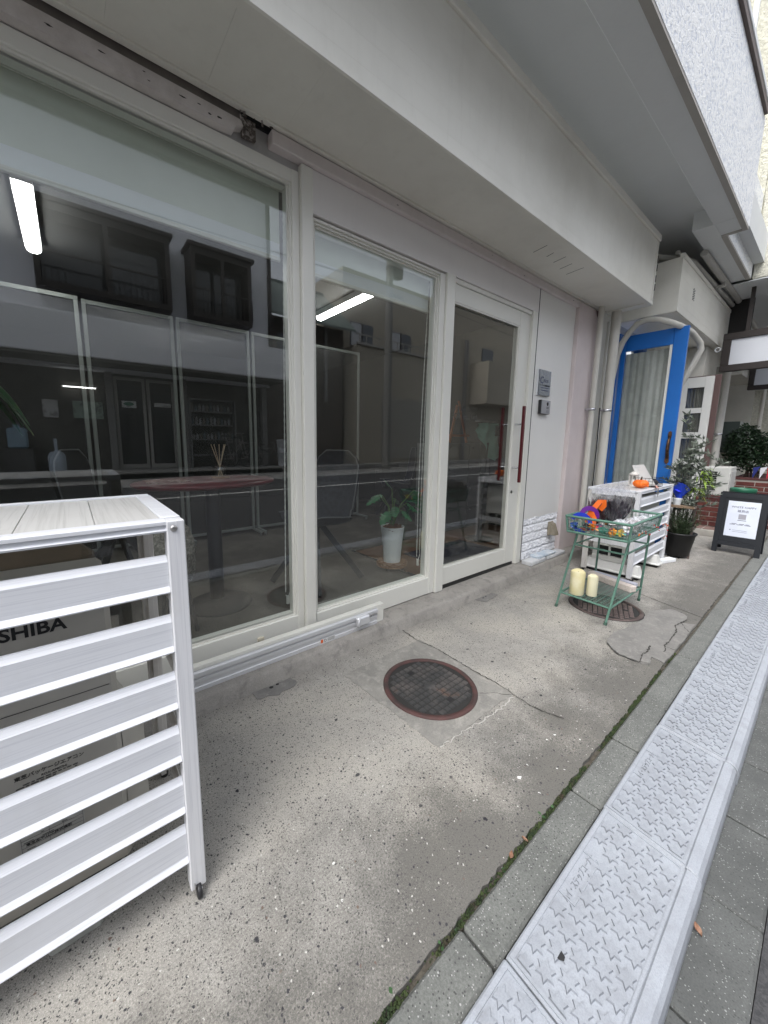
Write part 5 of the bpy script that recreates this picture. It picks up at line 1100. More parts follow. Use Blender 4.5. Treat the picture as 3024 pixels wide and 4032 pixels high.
for i in range(16):
    a = i*2.399; L = rnd.uniform(.22, .32); hx, hy = math.cos(a), math.sin(a); b = B(); z0 = 1.40+.02*(i % 3)
    def lf(u, v, hx=hx, hy=hy, L=L, z0=z0): w = .021*math.sin(math.pi*min(1, .12+u*.88))**.7; e = (v-.5)*2*w; return (-.36+hx*L*u*.95-hy*e, 2.29+hy*L*u*.95+hx*e, z0+.22*u-.40*u*u-.02*abs(v-.5))
    b.grid(lf, 10, 2); part('leaf', b, DRL, t)
t = thing('side_cabinet', (-.4, 2.0, .086), 'low black stand carrying the strap-leaved plant', 'stand'); b = B(); b.box(-.62, -.14, 2.56, 2.9, .1, .58, .01) if False else b.box(-.60, -.16, 2.16, 2.46, .55, .598, .006); part('shelf', b, BLACK, t)
for xx in (-.58, -.18): b = B(); b.box(xx-.015, xx+.015, 2.40, 2.45, .087, .55); part('leg', b, BLACK, t)

# ================================================================== beyond the column: pipes, plants, signs
PIPE = m_paint('pipe_ivory', (.60, .585, .53), (.42, .41, .37), .5, 4, .4, .4, .1)
def pipe_thing(name, label, pts, r, m=PIPE, n=16, clamps=(), cat='pipe', grp=None):
    t = thing(name, pts[0], label, cat, grp); b = B(); b.tube(pts, r, n); part('tube', b, m, t)
    for x, y, z in clamps: b = B(); b.lathe([(r+.001, -.012), (r+.004, -.012), (r+.004, .012), (r+.001, .012)], x, y, n, z, close=False); b.box(x-r-.02, x-r-.003, y-.006, y+.05, z-.01, z+.01); part('clamp', b, STEEL, t)
    return t
pipe_thing('downpipe', 'thick ivory rainwater pipe with a steel clamp beside the pink column', [(4.66, 1.61, .0), (4.66, 1.61, 2.58)], .046, clamps=[(4.66, 1.61, 1.56)], cat='downpipe', grp='downpipes')
pipe_thing('downpipe', 'thin ivory pipe between the pink column and the thick rainwater pipe', [(4.40, 1.66, .02), (4.40, 1.66, 1.2), (4.405, 1.66, 2.58)], .028, clamps=[(4.40, 1.66, 1.56)], cat='downpipe', grp='downpipes')
pipe_thing('cable', 'thin black cable running down beside the thick rainwater pipe', [(4.50, 1.62, 1.58), (4.49, 1.61, 1.2), (4.46, 1.60, .82), (4.45, 1.6, .1)], .006, BLACK, 6, cat='cable')
pipe_thing('bent_duct', 'wrapped ivory duct arching over the blue door', [(5.06, 1.73, 1.9), (5.06, 1.70, 2.20), (5.06, 1.66, 2.34), (5.06, 1.603, 2.435), (5.06, 1.535, 2.513), (5.06, 1.448, 2.535), (5.06, 1.332, 2.507), (5.06, 1.243, 2.461), (5.15, 1.18, 2.43), (5.5, 1.15, 2.42), (5.66, 1.10, 2.33), (5.69, 1.09, 2.26), (5.70, 1.14, 2.12), (5.71, 1.195, 1.98), (5.74, 1.36, 1.6), (5.76, 1.5, 1.2)], .03, PIPE, 12, cat='duct')
DP = m_paint('pipe_grey', (.50, .49, .455), (.36, .35, .33), .55, 4, .4, .3, .1)
for lab, pts, r in (('bent ivory ceiling pipe leaving the shutter box end', [(4.74, 1.50, 3.12), (5.0, 1.48, 3.18), (5.24, 1.44, 3.2), (5.41, 1.31, 3.2), (5.63, 1.245, 3.2), (6.33, 1.225, 3.19), (7.39, 1.21, 3.2), (8.65, 1.20, 3.2)], .030), ('open ended ceiling pipe running above the second shutter box', [(5.566, 1.15, 3.24), (6.27, 1.15, 3.24), (7.5, 1.14, 3.24), (9.66, 1.16, 3.24)], .034), ('thin ceiling pipe at the back of the pipe run', [(5.28, 1.31, 3.22), (6.59, 1.30, 3.22), (8.24, 1.31, 3.22)], .02)):
    pipe_thing('ceiling_pipe', lab, pts, r, DP, 12, grp='pipes under the canopy')
b = B(); b.box(6.60, 6.66, 1.12, 1.33, 3.16, 3.18); b.box(6.60, 6.66, 1.12, 1.14, 3.18, 3.55); tag(part('pipe_bracket', b, DP), 'flat steel bracket carrying the ceiling pipes near the beam jog', 'bracket', 'pipe brackets')
b = B(); b.box(8.26, 8.32, 1.12, 1.33, 3.14, 3.16); b.box(8.26, 8.32, 1.12, 1.14, 3.16, 3.55); tag(part('pipe_bracket', b, DP), 'flat steel bracket carrying the ceiling pipes above the black signs', 'bracket', 'pipe brackets')
FRB = mat('sign_blackbrown', (.020, .014, .012), .55); LB = mat('lightbox_panel', (.60, .62, .66), .3, var=[(1.5, (.54, .56, .60), .4, .7)])
for x, y0, y1, z0, z1, lab in ((7.2, .35, 1.16, 2.20, 2.70, 'large blank white sign panel in a black-brown frame'), (9.0, .40, 1.068, 2.11, 2.52, 'smaller blank white sign panel in a black frame further on')):
    t = thing('projecting_sign', (x, (y0+y1)/2, z0), lab, 'sign', 'projecting sign boxes'); f = .085 if x < 8 else .07
    for a in ((y0, y1, z0, z0+f), (y0, y1, z1-f, z1), (y0, y0+f, z0+f+.001, z1-f-.001), (y1-f, y1, z0+f+.001, z1-f-.001)): b = B(); b.box(x, x+.10, *a, .004); part('frame_bar', b, FRB, t)
    b = B(); b.box(x+.02, x+.08, y0+f, y1-f, z0+f, z1-f); part('panel', b, LB, t)
    b = B(); b.box(x+.03, x+.07, y0+.2, y0+.24, z1, 3.25 if x < 8 else 3.26); b.box(x+.03, x+.07, y1-.24, y1-.2, z1, 3.56); part('hanger', b, FRB, t)
b = B(); n = 20; b.tube([(7.19+0*i, 1.20+.028*math.cos(i*6.283/n), 2.50+.028*math.sin(i*6.283/n)) for i in range(n+1)], .006, 6, False); b.tube([(7.19, 1.225, 2.50), (7.5, 1.23, 2.56)], .004, 6); tag(part('hook_ring', b, mat('trim_white', (.75, .77, .78), .5)), 'small white ring hook beside the large sign panel', 'hook')
pipe_thing('downpipe', 'far ivory rainwater pipe beside the white paned door', [(7.95, 1.18, 0), (7.95, 1.18, 2.9)], .045, DP, 16, [(7.95, 1.18, 1.365)], 'downpipe', 'downpipes')
pipe_thing('post', 'slim pale post standing beyond the dark bush', [(10.0, .96, 0), (10.0, .96, 2.6)], .03, PIPE, 12, cat='post')
# planter walls of brick with a terrace step
BRK = [mat('brick_%d' % i, c, .85, var=[(20, tuple(v*.6 for v in c), .45, .7)], bump=(60, .5, .004)) for i, c in enumerate([(.105, .026, .022), (.085, .022, .020), (.125, .033, .026)])]; MORT = mat('mortar_pale', (.34, .31, .28), .95)
def brick_wall(name, label, x0, x1, y0, y1, z0, z1, cols=('y',), h=.062, L=.20, gap=.010):
    t = thing(name, ((x0+x1)/2, (y0+y1)/2, z0), label, 'brick wall', 'brick planter walls'); b = B(); b.box(x0+.006, x1-.006, y0+.006, y1-.006, z0, z1-.004); part('mortar', b, MORT, t); r = 0; z = z0+.005
    while z+h <= z1+.001:
        yy = y0-(L/2 if r % 2 else 0)
        while yy < y1:
            a, c = max(yy, y0), min(yy+L-gap, y1)
            if c-a > .03: b = B(); b.box(x0, x0+.04, a, c, z, z+h-gap*.5, .002); part('brick', b, BRK[rnd.randrange(3)], t)
            yy += L
        if cols != ('y',):
            xx = x0+.045-(L/2 if r % 2 else 0)
            while xx < x1:
                a, c = max(xx, x0+.042), min(xx+L-gap, x1)
                if c-a > .03: b = B(); b.box(a, c, y0, y0+.04, z, z+h-gap*.5, .002); part('brick', b, BRK[rnd.randrange(3)], t)
                xx += L
        z += h+gap*.5; r += 1
    b = B(); b.box(x0-.004, x1, y0-.004, y1, z1-.004, z1+.012, .003); part('coping', b, BRK[1], t); return t
brick_wall('brick_wall', 'low red brick planter wall behind the potted rosemary', 6.9, 7.5, .80, 1.16, .09, .50, ('y', 'x'))
brick_wall('brick_wall', 'taller red brick planter wall behind the chalkboard sign', 7.85, 9.6, .40, .96, .0, .70, ('y', 'x'))
b = B(); b.box(6.60, 9.5, .78, 1.75, 0, .085, .006); TS = tag(part('terrace_step', b, mat('terrace_pale', (.46, .44, .40), .9, var=[(8, (.36, .34, .31), .4, .7)])), 'pale terrace step in front of the brick planter', 'step')
for i in range(4):
    for j in range(2): b = B(); b.box(6.62+j*.13, 6.74+j*.13, .80+i*.21, 1.0+i*.21, .0855, .092, .002); part('paver', b, mat('paver_redbrown', (.17, .10, .085), .9, var=[(15, (.24, .17, .15), .45, .7)]), TS)
UN = thing('air_conditioner_unit', (7.3, 1.02, .512), 'grey outdoor air conditioner with side grille on the low brick wall', 'air conditioner')
b = B(); b.box(6.98, 7.45, .86, 1.135, .515, .90, .008); part('casing', b, PALE, UN)
b = B(); b.box(6.975, 6.979, .985, 1.12, .57, .84); part('front_grille_void', b, DARK, UN)
for i in range(9): b = B(); b.box(6.968, 6.9745, .985, 1.12, .575+i*.03, .581+i*.03); part('grille_bar', b, PALE, UN)
b = B()
for i in range(14): b.box(7.02, 7.42, .852, .8595, .56+i*.021, .57+i*.021)
o = part('side_louvre', b, mat('louvre_light', (.55, .55, .53), .5), UN); o['kind'] = 'stuff'
# potted shrub group
def leaves(b, c, rad, n, L, w, r_, up=.3, droop=.2, fil=None):
    for i in range(n):
        a, e = r_.random()*6.283, r_.uniform(-.6, 1.3); q = r_.random()**.5; p = Vector((c[0]+rad[0]*q*math.cos(a)*math.cos(e*.7), c[1]+rad[1]*q*math.sin(a)*math.cos(e*.7), c[2]+rad[2]*r_.uniform(-1, 1)*math.sqrt(max(.02, 1-q*q*.8))))
        d = Vector((r_.uniform(-1, 1), r_.uniform(-1, 1), r_.uniform(-droop, up+.6))).normalized(); s = d.cross(Vector((r_.uniform(-1, 1), r_.uniform(-1, 1), r_.uniform(-1, 1)))); s = s.normalized()*w*r_.uniform(.7, 1.2); l = L*r_.uniform(.6, 1.2)
        b.add([p, p+d*l*.45+s, p+d*l, p+d*l*.45-s], [(0, 1, 2, 3)])
r_ = random.Random(31)
PP = thing('potted_shrub', (5.10, .95, 0), 'tall black pot with rosemary and slender olive-like stems beside the blue door', 'potted plant')
b = B(); b.lathe([(.095, .025), (.10, .03), (.135, .255), (.146, .26), (.146, .275), (.13, .275), (.125, .235)], 5.10, .945, 32, close=False); b.lathe([(0, .03), (.10, .03)], 5.10, .945, 32, close=False); part('pot', b, mat('pot_black', (.006, .006, .007), .5), PP)
b = B(); b.lathe([(0, .24), (.125, .24)], 5.10, .945, 24, close=False); part('soil', b, mat('soil_dark', (.03, .022, .016), .95), PP)
for a in (2.4, 3.6, 5.6, .5): b = B(); px, py = 5.10+.085*math.cos(a), .945+.085*math.sin(a); b.tube([(px-.012, py, .028), (px-.016, py, .004), (px+.016, py, .004), (px+.012, py, .028)], .003, 6); part('wire_foot', b, BLACK, PP)
ROS = mat('rosemary_green', (.035, .065, .025), .7, var=[(25, (.07, .11, .05), .45, .7)]); OLV = mat('olive_leaf', (.12, .145, .11), .6, var=[(20, (.26, .29, .25), .5, .7), (12, (.05, .07, .05), .55, .75)]); BMB = mat('bamboo_leaf', (.22, .33, .04), .5, var=[(20, (.10, .19, .03), .45, .7)])
b = B(); sh = B()
for i in range(150):
    a, t_ = r_.random()*6.283, r_.random(); p0 = Vector((5.10+.09*math.cos(a)*t_, .945+.09*math.sin(a)*t_, .24)); out = r_.uniform(.3, 1.0)
    p1 = p0+Vector((math.cos(a)*out*.14, math.sin(a)*out*.14, r_.uniform(.14, .34))); sh.tube([p0, p0.lerp(p1, .5)+Vector((0, 0, .02)), p1], .001, 4)
    for j in range(34):
        u = j/34; p = p0.lerp(p1, u); d = Vector((r_.uniform(-1, 1), r_.uniform(-1, 1), r_.uniform(.1, 1))).normalized()*r_.uniform(.018, .034); s = d.cross(Vector((0, 0, 1))).normalized()*.0028 if abs(d.z) < .99*d.length else Vector((.0016, 0, 0))
        b.add([p+s, p+d, p-s], [(0, 1, 2)])
o = part('rosemary', b, ROS, PP); o['kind'] = 'stuff'
stems = [((5.08, .95), (5.04, 1.00, 1.10), .05), ((5.11, .94), (5.05, .93, 1.44), .05), ((5.12, .94), (5.08, .82, 1.02), .06), ((5.10, .95), (5.10, .98, .92), .05), ((5.13, .93), (5.10, .86, 1.25), .05), ((5.09, .95), (5.02, 1.03, .98), .05), ((5.1, .95), (5.14, .90, 1.15), .05), ((5.12, .93), (5.10, .73, 1.04), .05)]
ol = B()
for (x, y), top, sp in stems:
    p0, p1 = Vector((x, y, .24)), Vector(top); sh.tube([p0, p0.lerp(p1, .5)+Vector((.01, 0, .02)), p1], [.004, .003, .0012], 6)
    for br in range(9):
        u = .38+.62*br/8; c0 = p0.lerp(p1, u); a = r_.random()*6.283; L = .14*(1.2-u*.6); c1 = c0+Vector((math.cos(a)*L, math.sin(a)*L, r_.uniform(.02, .09))); sh.tube([c0, c1], .0014, 4)
        for j in range(18):
            q = c0.lerp(c1, j/17); d = ((c1-c0).normalized()*.5+Vector((r_.uniform(-1, 1), r_.uniform(-1, 1), r_.uniform(-.3, .8)))).normalized(); l = r_.uniform(.045, .075); s = d.cross(Vector((r_.uniform(-1, 1), r_.uniform(-1, 1), r_.uniform(-1, 1)))).normalized()*.0085
            ol.add([q, q+d*l*.5+s, q+d*l, q+d*l*.5-s], [(0, 1, 2, 3)])
part('stems', sh, mat('stem_grey', (.06, .055, .04), .8), PP); o = part('foliage', ol, OLV, PP); o['kind'] = 'stuff'
b = B()
for c in ((5.06, .80, .90), (5.05, .78, .80), (5.07, .84, .72)):
    for i in range(26):
        a = r_.uniform(3.4, 7.2); d = Vector((r_.uniform(-.5, .2), -abs(math.cos(a))*.9+.1, r_.uniform(-.4, .35))).normalized(); p = Vector(c)+Vector((r_.uniform(-.03, .03), r_.uniform(-.02, .06), r_.uniform(-.03, .05))); l = r_.uniform(.06, .11); s = d.cross(Vector((0, 0, 1))).normalized()*.008
        b.add([p, p+d*l*.4+s+Vector((0, 0, .01)), p+d*l-Vector((0, 0, .03)), p+d*l*.4-s+Vector((0, 0, .01))], [(0, 1, 2, 3)])
o = part('bright_foliage', b, BMB, PP); o['kind'] = 'stuff'
t = thing('plant_stand', (5.12, 1.0, 0), 'narrow wooden plank stand behind the rosemary pot', 'stand')
b = B(); b.box(4.98, 5.12, .835, 1.03, .545, .572, .003); part('plank', b, m_grain('plank_brown', (.24, .17, .11), (.15, .10, .06), (.18, .13, .09), along='y'), t)
for yy in (.85, 1.015): b = B(); b.box(5.095, 5.115, yy-.01, yy+.01, 0, .545); part('leg', b, BRN, t)
t = thing('blue_bouquet', (5.03, .985, .5725), 'small bouquet in bright blue wrap standing in a white tin pot', 'bouquet')
b = B(); b.lathe([(.03, .5725), (.036, .63), (.038, .645), (.032, .645)], 5.03, .985, 20, close=False); part('tin_pot', b, mat('tin_white', (.62, .65, .66), .5), t)
b = B(); b.grid(lambda u, v: (5.03+(.022+.05*v**1.3)*math.cos(u*6.283)*(1+.12*math.sin(u*25)*v), .975+(.022+.05*v**1.3)*math.sin(u*6.283)*(1+.12*math.sin(u*19)*v), .63+.14*v+.04*v*math.sin(u*6.283*2+1)), 28, 6); part('wrap', b, mat('wrap_blue', (.015, .06, .55), .3, alpha=.82), t)
part('flowers', crumple(5.02, .97, .735, .035, .035, .022, 44, 16, 10, .4), mat('flower_blue', (.01, .03, .75), .6), t)
# A-board
AB = thing('a_board_sign', (5.78, .575, 0), 'black wooden A-board with a white WHITE HAPPY shop notice', 'sign board'); ABM = m_grain('board_black', (.004, .006, .010), (.008, .010, .014), (.005, .007, .011), along='z', rough=.5)
def lean(x, z): return x + .10*z
for xs, sgn, nm in ((5.73, 1, 'front'), (6.0, -1, 'rear')):
    def LB_(y0, y1, z0, z1, th=.022, xo=0.0, m=ABM, name='board_part'):
        b = B(); v = [(xs+sgn*.20*z*.62+xo+o, y, z) for z in (z0, z1) for y in (y0, y1) for o in (0, th)]
        b.add(v, [(0, 1, 3, 2), (4, 6, 7, 5), (0, 4, 5, 1), (2, 3, 7, 6), (0, 2, 6, 4), (1, 5, 7, 3)]); return part(name, b, m, AB)
    LB_(.385, .430, 0, .675, name='leg'); LB_(.722, .767, 0, .675, name='leg')
    LB_(.4305, .7215, .62, .674, name='top_rail'); LB_(.4305, .7215, .085, .13, name='bottom_rail')
    LB_(.4305, .7215, .1305, .6195, .01, .008, name='panel')
P0 = lambda y, z, o=0.0: (5.73+.124*z+.008-.0012-o, y, z)
b = B(); b.add([P0(.69, .195), P0(.438, .195), P0(.438, .585), P0(.69, .585)], [(0, 1, 2, 3)]); b.add([P0(.685, .20, .0006), P0(.443, .20, .0006), P0(.443, .578, .0006), P0(.685, .578, .0006)], [(0, 1, 2, 3)]); part('notice', b, mat('notice_white', (.66, .70, .80), .25, var=[(6, (.72, .76, .84), .4, .6)]), AB)
uz = Vector((.124, 0, 1)).normalized()
tx = lambda s, size, z, m=INK, y=.565: text('lettering', s, size, m, AB, P0(y, z, .0014), (0, -1, 0), uz, depth=.0002)
INKB = mat('ink_slate', (.05, .06, .11), .6)
tx('WHITE HAPPY', .030, .52, INKB); tx('雑貨店', .030, .477, INKB)
b = B()
for z, segs in ((.375, ((.60, .53),)), (.335, ((.64, .60), (.58, .54), (.53, .50))), (.325, ((.655, .61), (.60, .55), (.54, .49)))):
    for a, c in segs: b.add([P0(a, z, .0014), P0(c, z, .0014), P0(c, z+.005, .0014), P0(a, z+.005, .0014)], [(0, 1, 2, 3)])
b.add([P0(.65, .262, .0014), P0(.637, .262, .0014), P0(.6435, .276, .0014)], [(0, 1, 2)])
for z in (.264, .248): b.add([P0(.625, z, .0014), P0(.51, z, .0014), P0(.51, z+.0025, .0014), P0(.625, z+.0025, .0014)], [(0, 1, 2, 3)])
o = part('fine_print', b, INKB, AB); o['kind'] = 'stuff'
b = B(); b.add([P0(.595, .39, .0013), P0(.535, .39, .0013), P0(.535, .445, .0013), P0(.595, .445, .0013)], [(0, 1, 2, 3)]); part('plain_square', b, mat('square_grey', (.34, .34, .38), .6), AB)
b = B(); b.tube([(5.78, .40, .30), (5.93, .40, .30)], .003, 6); b.tube([(5.78, .75, .30), (5.93, .75, .30)], .003, 6); part('stay', b, BLACK, AB)
t = thing('round_planter', (6.75, .69, 0), 'large pale round planter with a green rim behind the A-board', 'planter'); b = B(); b.lathe([(.075, 0), (.10, .3), (.115, .60)], 6.75, .69, 32); part('body', b, mat('planter_pale', (.48, .49, .42), .6), t)
b = B(); b.lathe([(.113, .60), (.124, .605), (.126, .65), (.120, .658), (.108, .655), (.104, .62)], 6.75, .69, 32, close=False); part('rim', b, mat('planter_green', (.015, .11, .06), .45), t)
# dark bush in the planter
r_ = random.Random(5); BU = thing('bush', (8.3, .80, .70), 'dense dark green leafy bush growing above the taller brick wall', 'bush'); b = B(); BUM = mat('bush_leaf', (.012, .03, .012), .45, var=[(14, (.03, .065, .025), .5, .7), (40, (.06, .10, .05), .6, .75)])
for c, rad, n in (((8.3, .92, 1.22), (.25, .22, .26), 1600), ((8.4, .66, 1.15), (.28, .25, .25), 1500), ((8.3, .82, .95), (.22, .20, .18), 700), ((8.5, .45, 1.08), (.3, .2, .25), 800), ((8.25, 1.0, 1.05), (.15, .14, .2), 500), ((8.3, .9, 1.42), (.14, .12, .1), 260)): leaves(b, c, rad, n, .055, .013, r_)
o = part('foliage', b, BUM, BU); o['kind'] = 'stuff'; b = B()
for i in range(6): b.tube([(8.32+rnd.uniform(-.05, .05), .78+rnd.uniform(-.1, .1), .70), (8.3+rnd.uniform(-.15, .15), .75+rnd.uniform(-.2, .2), 1.2)], [.014, .005], 6)
part('branches', b, mat('branch_dark', (.05, .035, .025), .9), BU)
for i, (y, c, lab) in enumerate(((.70, (.01, .02, .16), 'navy blue'), (.63, (.62, .62, .66), 'white'), (.56, (.45, .015, .03), 'red'))): b = B(); b.add([(7.83, y+.035, .88), (7.83, y-.035, .90), (7.828, y+.03, .72)], [(0, 1, 2)]); b.add([(7.832, y+.035, .88), (7.832, y-.035, .90), (7.83, y+.03, .72)], [(2, 1, 0)]); tag(part('pennant', b, mat('pennant_%d' % i, c, .7)), lab + ' pennant of a bunting hung on the taller brick wall', 'pennant', 'bunting pennants')
b = B(); b.box(8.55, 8.95, 1.03, 1.25, 1.08, 1.58, .006); o = tag(part('notice_box', b, mat('box_darkgreen', (.03, .045, .04), .4)), 'dark green cabinet box on a stand behind the far pipe', 'cabinet box'); b = B(); b.box(8.60, 8.90, 1.08, 1.22, .086, 1.08); part('stand', b, CREAM, o)
b = B(); b.box(9.7, 10.3, 1.05, 1.16, 2.23, 2.30); b.box(8.4, 9.9, 1.08, 1.7, 2.30, 2.45); tag(part('entrance_canopy', b, CREAM), 'plain cream beam crossing behind the black signs', 'beam')

# ================================================================== the other side of the street (seen mirrored in the glass)
YO = -11.02
OW = m_paint('opp_white_render', (.80, .81, .86), (.68, .69, .74), .8, .8, .4, .3, .1); OB = mat('opp_darkbrown', (.04, .034, .03), .6); OBE = m_paint('opp_beige_render', (.42, .385, .32), (.33, .30, .25), .85, .7, .5, .3, .2); OGR = mat('opp_ground_floor', (.10, .095, .085), .8, var=[(2, (.06, .056, .05), .4, .7)]); DG = mat('opp_window_glass', (.05, .06, .075), .08, spec=.8)
A = thing('white_shop_house', (-4, YO-2, -.08), 'white rendered shop house across the street with two dark bay windows', 'building', 'buildings across the street'); Q = lambda n, b, m, p=A: part(n, b, m, p)
b = B(); b.box(-22, 6.85, YO-6, YO-.4, 3.4, 10.6); Q('upper_wall', b, OW)
b = B(); b.box(-22, 7.2, YO-.4, YO+.75, 3.58, 4.75, .02); Q('fascia_band', b, OW)
b = B(); b.box(-22, 6.85, YO-1.5, YO-.8, .12, 3.57); Q('ground_floor_wall', b, OGR)
b = B(); b.box(-22, 7.0, YO-.78, YO+.7, 3.50, 3.575); Q('fascia_soffit', b, OGR)
b = B(); b.box(-22, 6.8, YO-1.0, YO+.72, -.09, .16); Q('floor_slab', b, mat('opp_slab', (.28, .27, .26), .9))
for x in (1.12, 3.42, 6.55, -3.2): b = B(); b.box(x, x+.2, YO-.75, YO-.5, .16, 3.5); Q('pillar', b, mat('opp_pillar', (.22, .215, .21), .7))
for x0, x1 in ((1.36, 2.28), (2.34, 3.22)):
    d = Q('door', B().box(x0, x0+.09, YO-.79, YO-.72, .17, 3.3).box(x1-.09, x1, YO-.79, YO-.72, .17, 3.3).box(x0+.091, x1-.091, YO-.789, YO-.72, 3.2, 3.3).box(x0+.091, x1-.091, YO-.789, YO-.72, .17, .33), mat('opp_alu', (.36, .35, .33), .4))
    b = B(); b.box(x0+.09, x1-.09, YO-.77, YO-.75, .33, 3.2); part('glass', b, mat('opp_door_glass', (.025, .027, .028), .15), d)
for x0, x1, z0, z1, c, n in ((-.55, -.17, 1.86, 2.41, (.55, .55, .55), 'poster'), (.2, 1.0, 1.86, 2.41, (.30, .38, .33), 'poster'), (1.55, 1.98, 2.28, 2.51, (.70, .72, .72), 'poster'), (2.54, 3.08, 2.36, 2.50, (.66, .66, .66), 'poster'), (-3.0, -2.2, 1.6, 2.3, (.5, .5, .48), 'poster')):
    b = B(); b.box(x0, x1, YO-.71, YO-.70, z0, z1); p_ = Q(n, b, mat('poster_%d' % int(x0*100+900), c, .6, var=[(6, tuple(v*.55 for v in c), .5, .6)]))
b = B(); b.lathe([(.0, 0), (.16, 0), (.16, .003), (0, .003)], 0, 0, 24); b.v = [(1.76+x, YO-.699+z, 2.41+y*.4) for x, y, z in b.v]; Q('poster_oval', b, mat('oval_green', (.05, .20, .12), .5))
b = B(); b.box(0, .86, YO-.68, YO-.62, 2.82, 2.86); Q('tube_lamp', b, mat('opp_lamp', (.9, .9, .9), .5, emit=((1, 1, .97), 5.0)))
for x0, x1 in ((-.35, 3.1), (3.75, 5.85)):
    bay = Q('bay_window', B().box(x0, x1, YO-.4, YO+.45, 7.45, 7.65).box(x0-.1, x1+.1, YO-.4, YO+.55, 7.651, 7.76).box(x0, x1, YO-.4, YO+.45, 5.42, 5.6).box(x0, x0+.14, YO-.4, YO+.45, 5.601, 7.449).box(x1-.14, x1, YO-.4, YO+.45, 5.601, 7.449).box((x0+x1)/2-.06, (x0+x1)/2+.06, YO+.35, YO+.45, 5.601, 7.449), OB)
    b = B(); b.box(x0+.15, x1-.15, YO-.3, YO-.2, 5.61, 7.44); part('glass', b, mat('bay_glass', (.06, .065, .065), .1, spec=.8), bay)
    b = B(); n = int((x1-x0)/.16)
    for i in range(n): b.box(x0+.2+i*.16, x0+.22+i*.16, YO+.40, YO+.42, 5.6, 6.35)
    b.box(x0+.15, x1-.15, YO+.39, YO+.43, 6.35, 6.4); o = part('balusters', b, OB, bay); o['kind'] = 'stuff'
b = B(); b.box(6.86, 6.98, YO-.4, YO-.28, 3.4, 10.65); Q('corner_pipe', b, OB)
b = B(); b.box(-22, 6.9, YO-6, YO-.2, 10.6, 10.8); Q('roof_slab', b, OB)
t = thing('shop_shelf', (4.4, YO-.4, .16), 'metal shelf stacked with bottles under the white fascia', 'shelf'); MS = mat('shelf_metal', (.16, .16, .16), .5)
for x in (3.62, 5.3): b = B(); b.box(x, x+.05, YO-.62, YO-.3, .16, 2.75); part('upright', b, MS, t)
for z in (.6, 1.2, 1.75, 2.25, 2.7): b = B(); b.box(3.671, 5.299, YO-.62, YO-.3, z, z+.04); part('shelf_board', b, MS, t)
for i in range(34):
    z = (1.24, 1.79, 2.29)[i % 3]; x = 3.75+(i//3)*.135; h = rnd.uniform(.18, .32); b = B(); b.lathe([(.045, 0), (.045, h*.7), (.02, h*.85), (.02, h)], x, YO-.45, 10, z+.001); tag(part('bottle', b, mat('bottle_%d' % (i % 4), [(.22, .22, .21), (.10, .13, .14), (.17, .15, .12), (.26, .27, .28)][i % 4], .4)), ['mid grey', 'dark green', 'brown', 'pale grey'][i % 4] + ' plastic bottle on the metal shop shelf under the fascia', 'bottle', 'bottles on the shop shelf')
for x, z0, h, lab in ((6.98, .16, .55, 'lower white bucket outside the shop across the street'), (6.96, .72, .5, 'upper white bucket stacked on another across the street')):
    b = B(); b.lathe([(.17, 0), (.21, h), (.22, h), (.22, h+.03), (0, h+.03)], x+.05, YO+.3, 24, z0); tag(part('bucket', b, mat('bucket_white', (.62, .64, .68), .4)), lab, 'bucket', 'stacked buckets')
def bike(x, y, s, rot, label):
    t = thing('bicycle', (0, 0, 0), label, 'bicycle', 'parked bicycles'); r = .26*s; wb = .95*s; RUB = mat('tyre_black', (.05, .05, .05), .7); FRM = mat('bike_frame', (.22, .21, .20), .4)
    for wx, nm in ((-wb/2, 'wheel'), (wb/2, 'wheel')):
        b = B(); n = 28; b.tube([(wx+r*math.cos(i*6.283/n), 0, r+r*math.sin(i*6.283/n)) for i in range(n+1)], .022, 6, False); w = part(nm, b, RUB, t); b = B()
        for i in range(12): a = i*6.283/12; b.tube([(wx, 0, r), (wx+r*math.cos(a), 0, r+r*math.sin(a))], .003, 4)
        part('spokes', b, MS, w)
    bb, st, hd = (-.05*s, 0, r*.95), (-.17*s, 0, .72*s), (.34*s, 0, .74*s); b = B()
    for p, q in ((bb, st), (bb, hd), (st, hd), ((-wb/2, 0, r), bb), ((-wb/2, 0, r), st), ((wb/2, 0, r), hd), (hd, (.30*s, 0, .95*s)), (st, (-.2*s, 0, .86*s))): b.tube([p, q], .017, 8)
    part('frame', b, FRM, t); b = B(); b.tube([(.24*s, -.26, .97*s), (.32*s, 0, .96*s), (.24*s, .26, .97*s)], .013, 6); part('handlebar', b, FRM, t); b = B(); b.box(-.34*s, -.08*s, -.07, .07, .86*s, .91*s, .02); part('saddle', b, RUB, t)
    t.location = (x, y, .16); t.rotation_euler = (0, 0, rot)
bike(6.35, YO+.25, 1.0, .15, 'small wheeled bicycle parked beside white buckets across the street'); bike(4.95, YO+.35, 1.35, -.25, 'full size bicycle parked before the bottle shelf across the street'); bike(5.55, YO+.1, 1.3, .5, 'second large bicycle leaning between shelf and small bicycle')
b = B(); b.lathe([(.2, 0), (.22, .1), (.22, .5), (.16, .62), (.06, .66)], -.32, YO-.2, 20, .16); b.box(-.36, -.28, YO-.22, YO-.18, .8, 1.2); tag(part('wet_vacuum', b, mat('vacuum_pale', (.45, .52, .60), .4)), 'pale blue wet vacuum standing beside the posters across the street', 'vacuum')
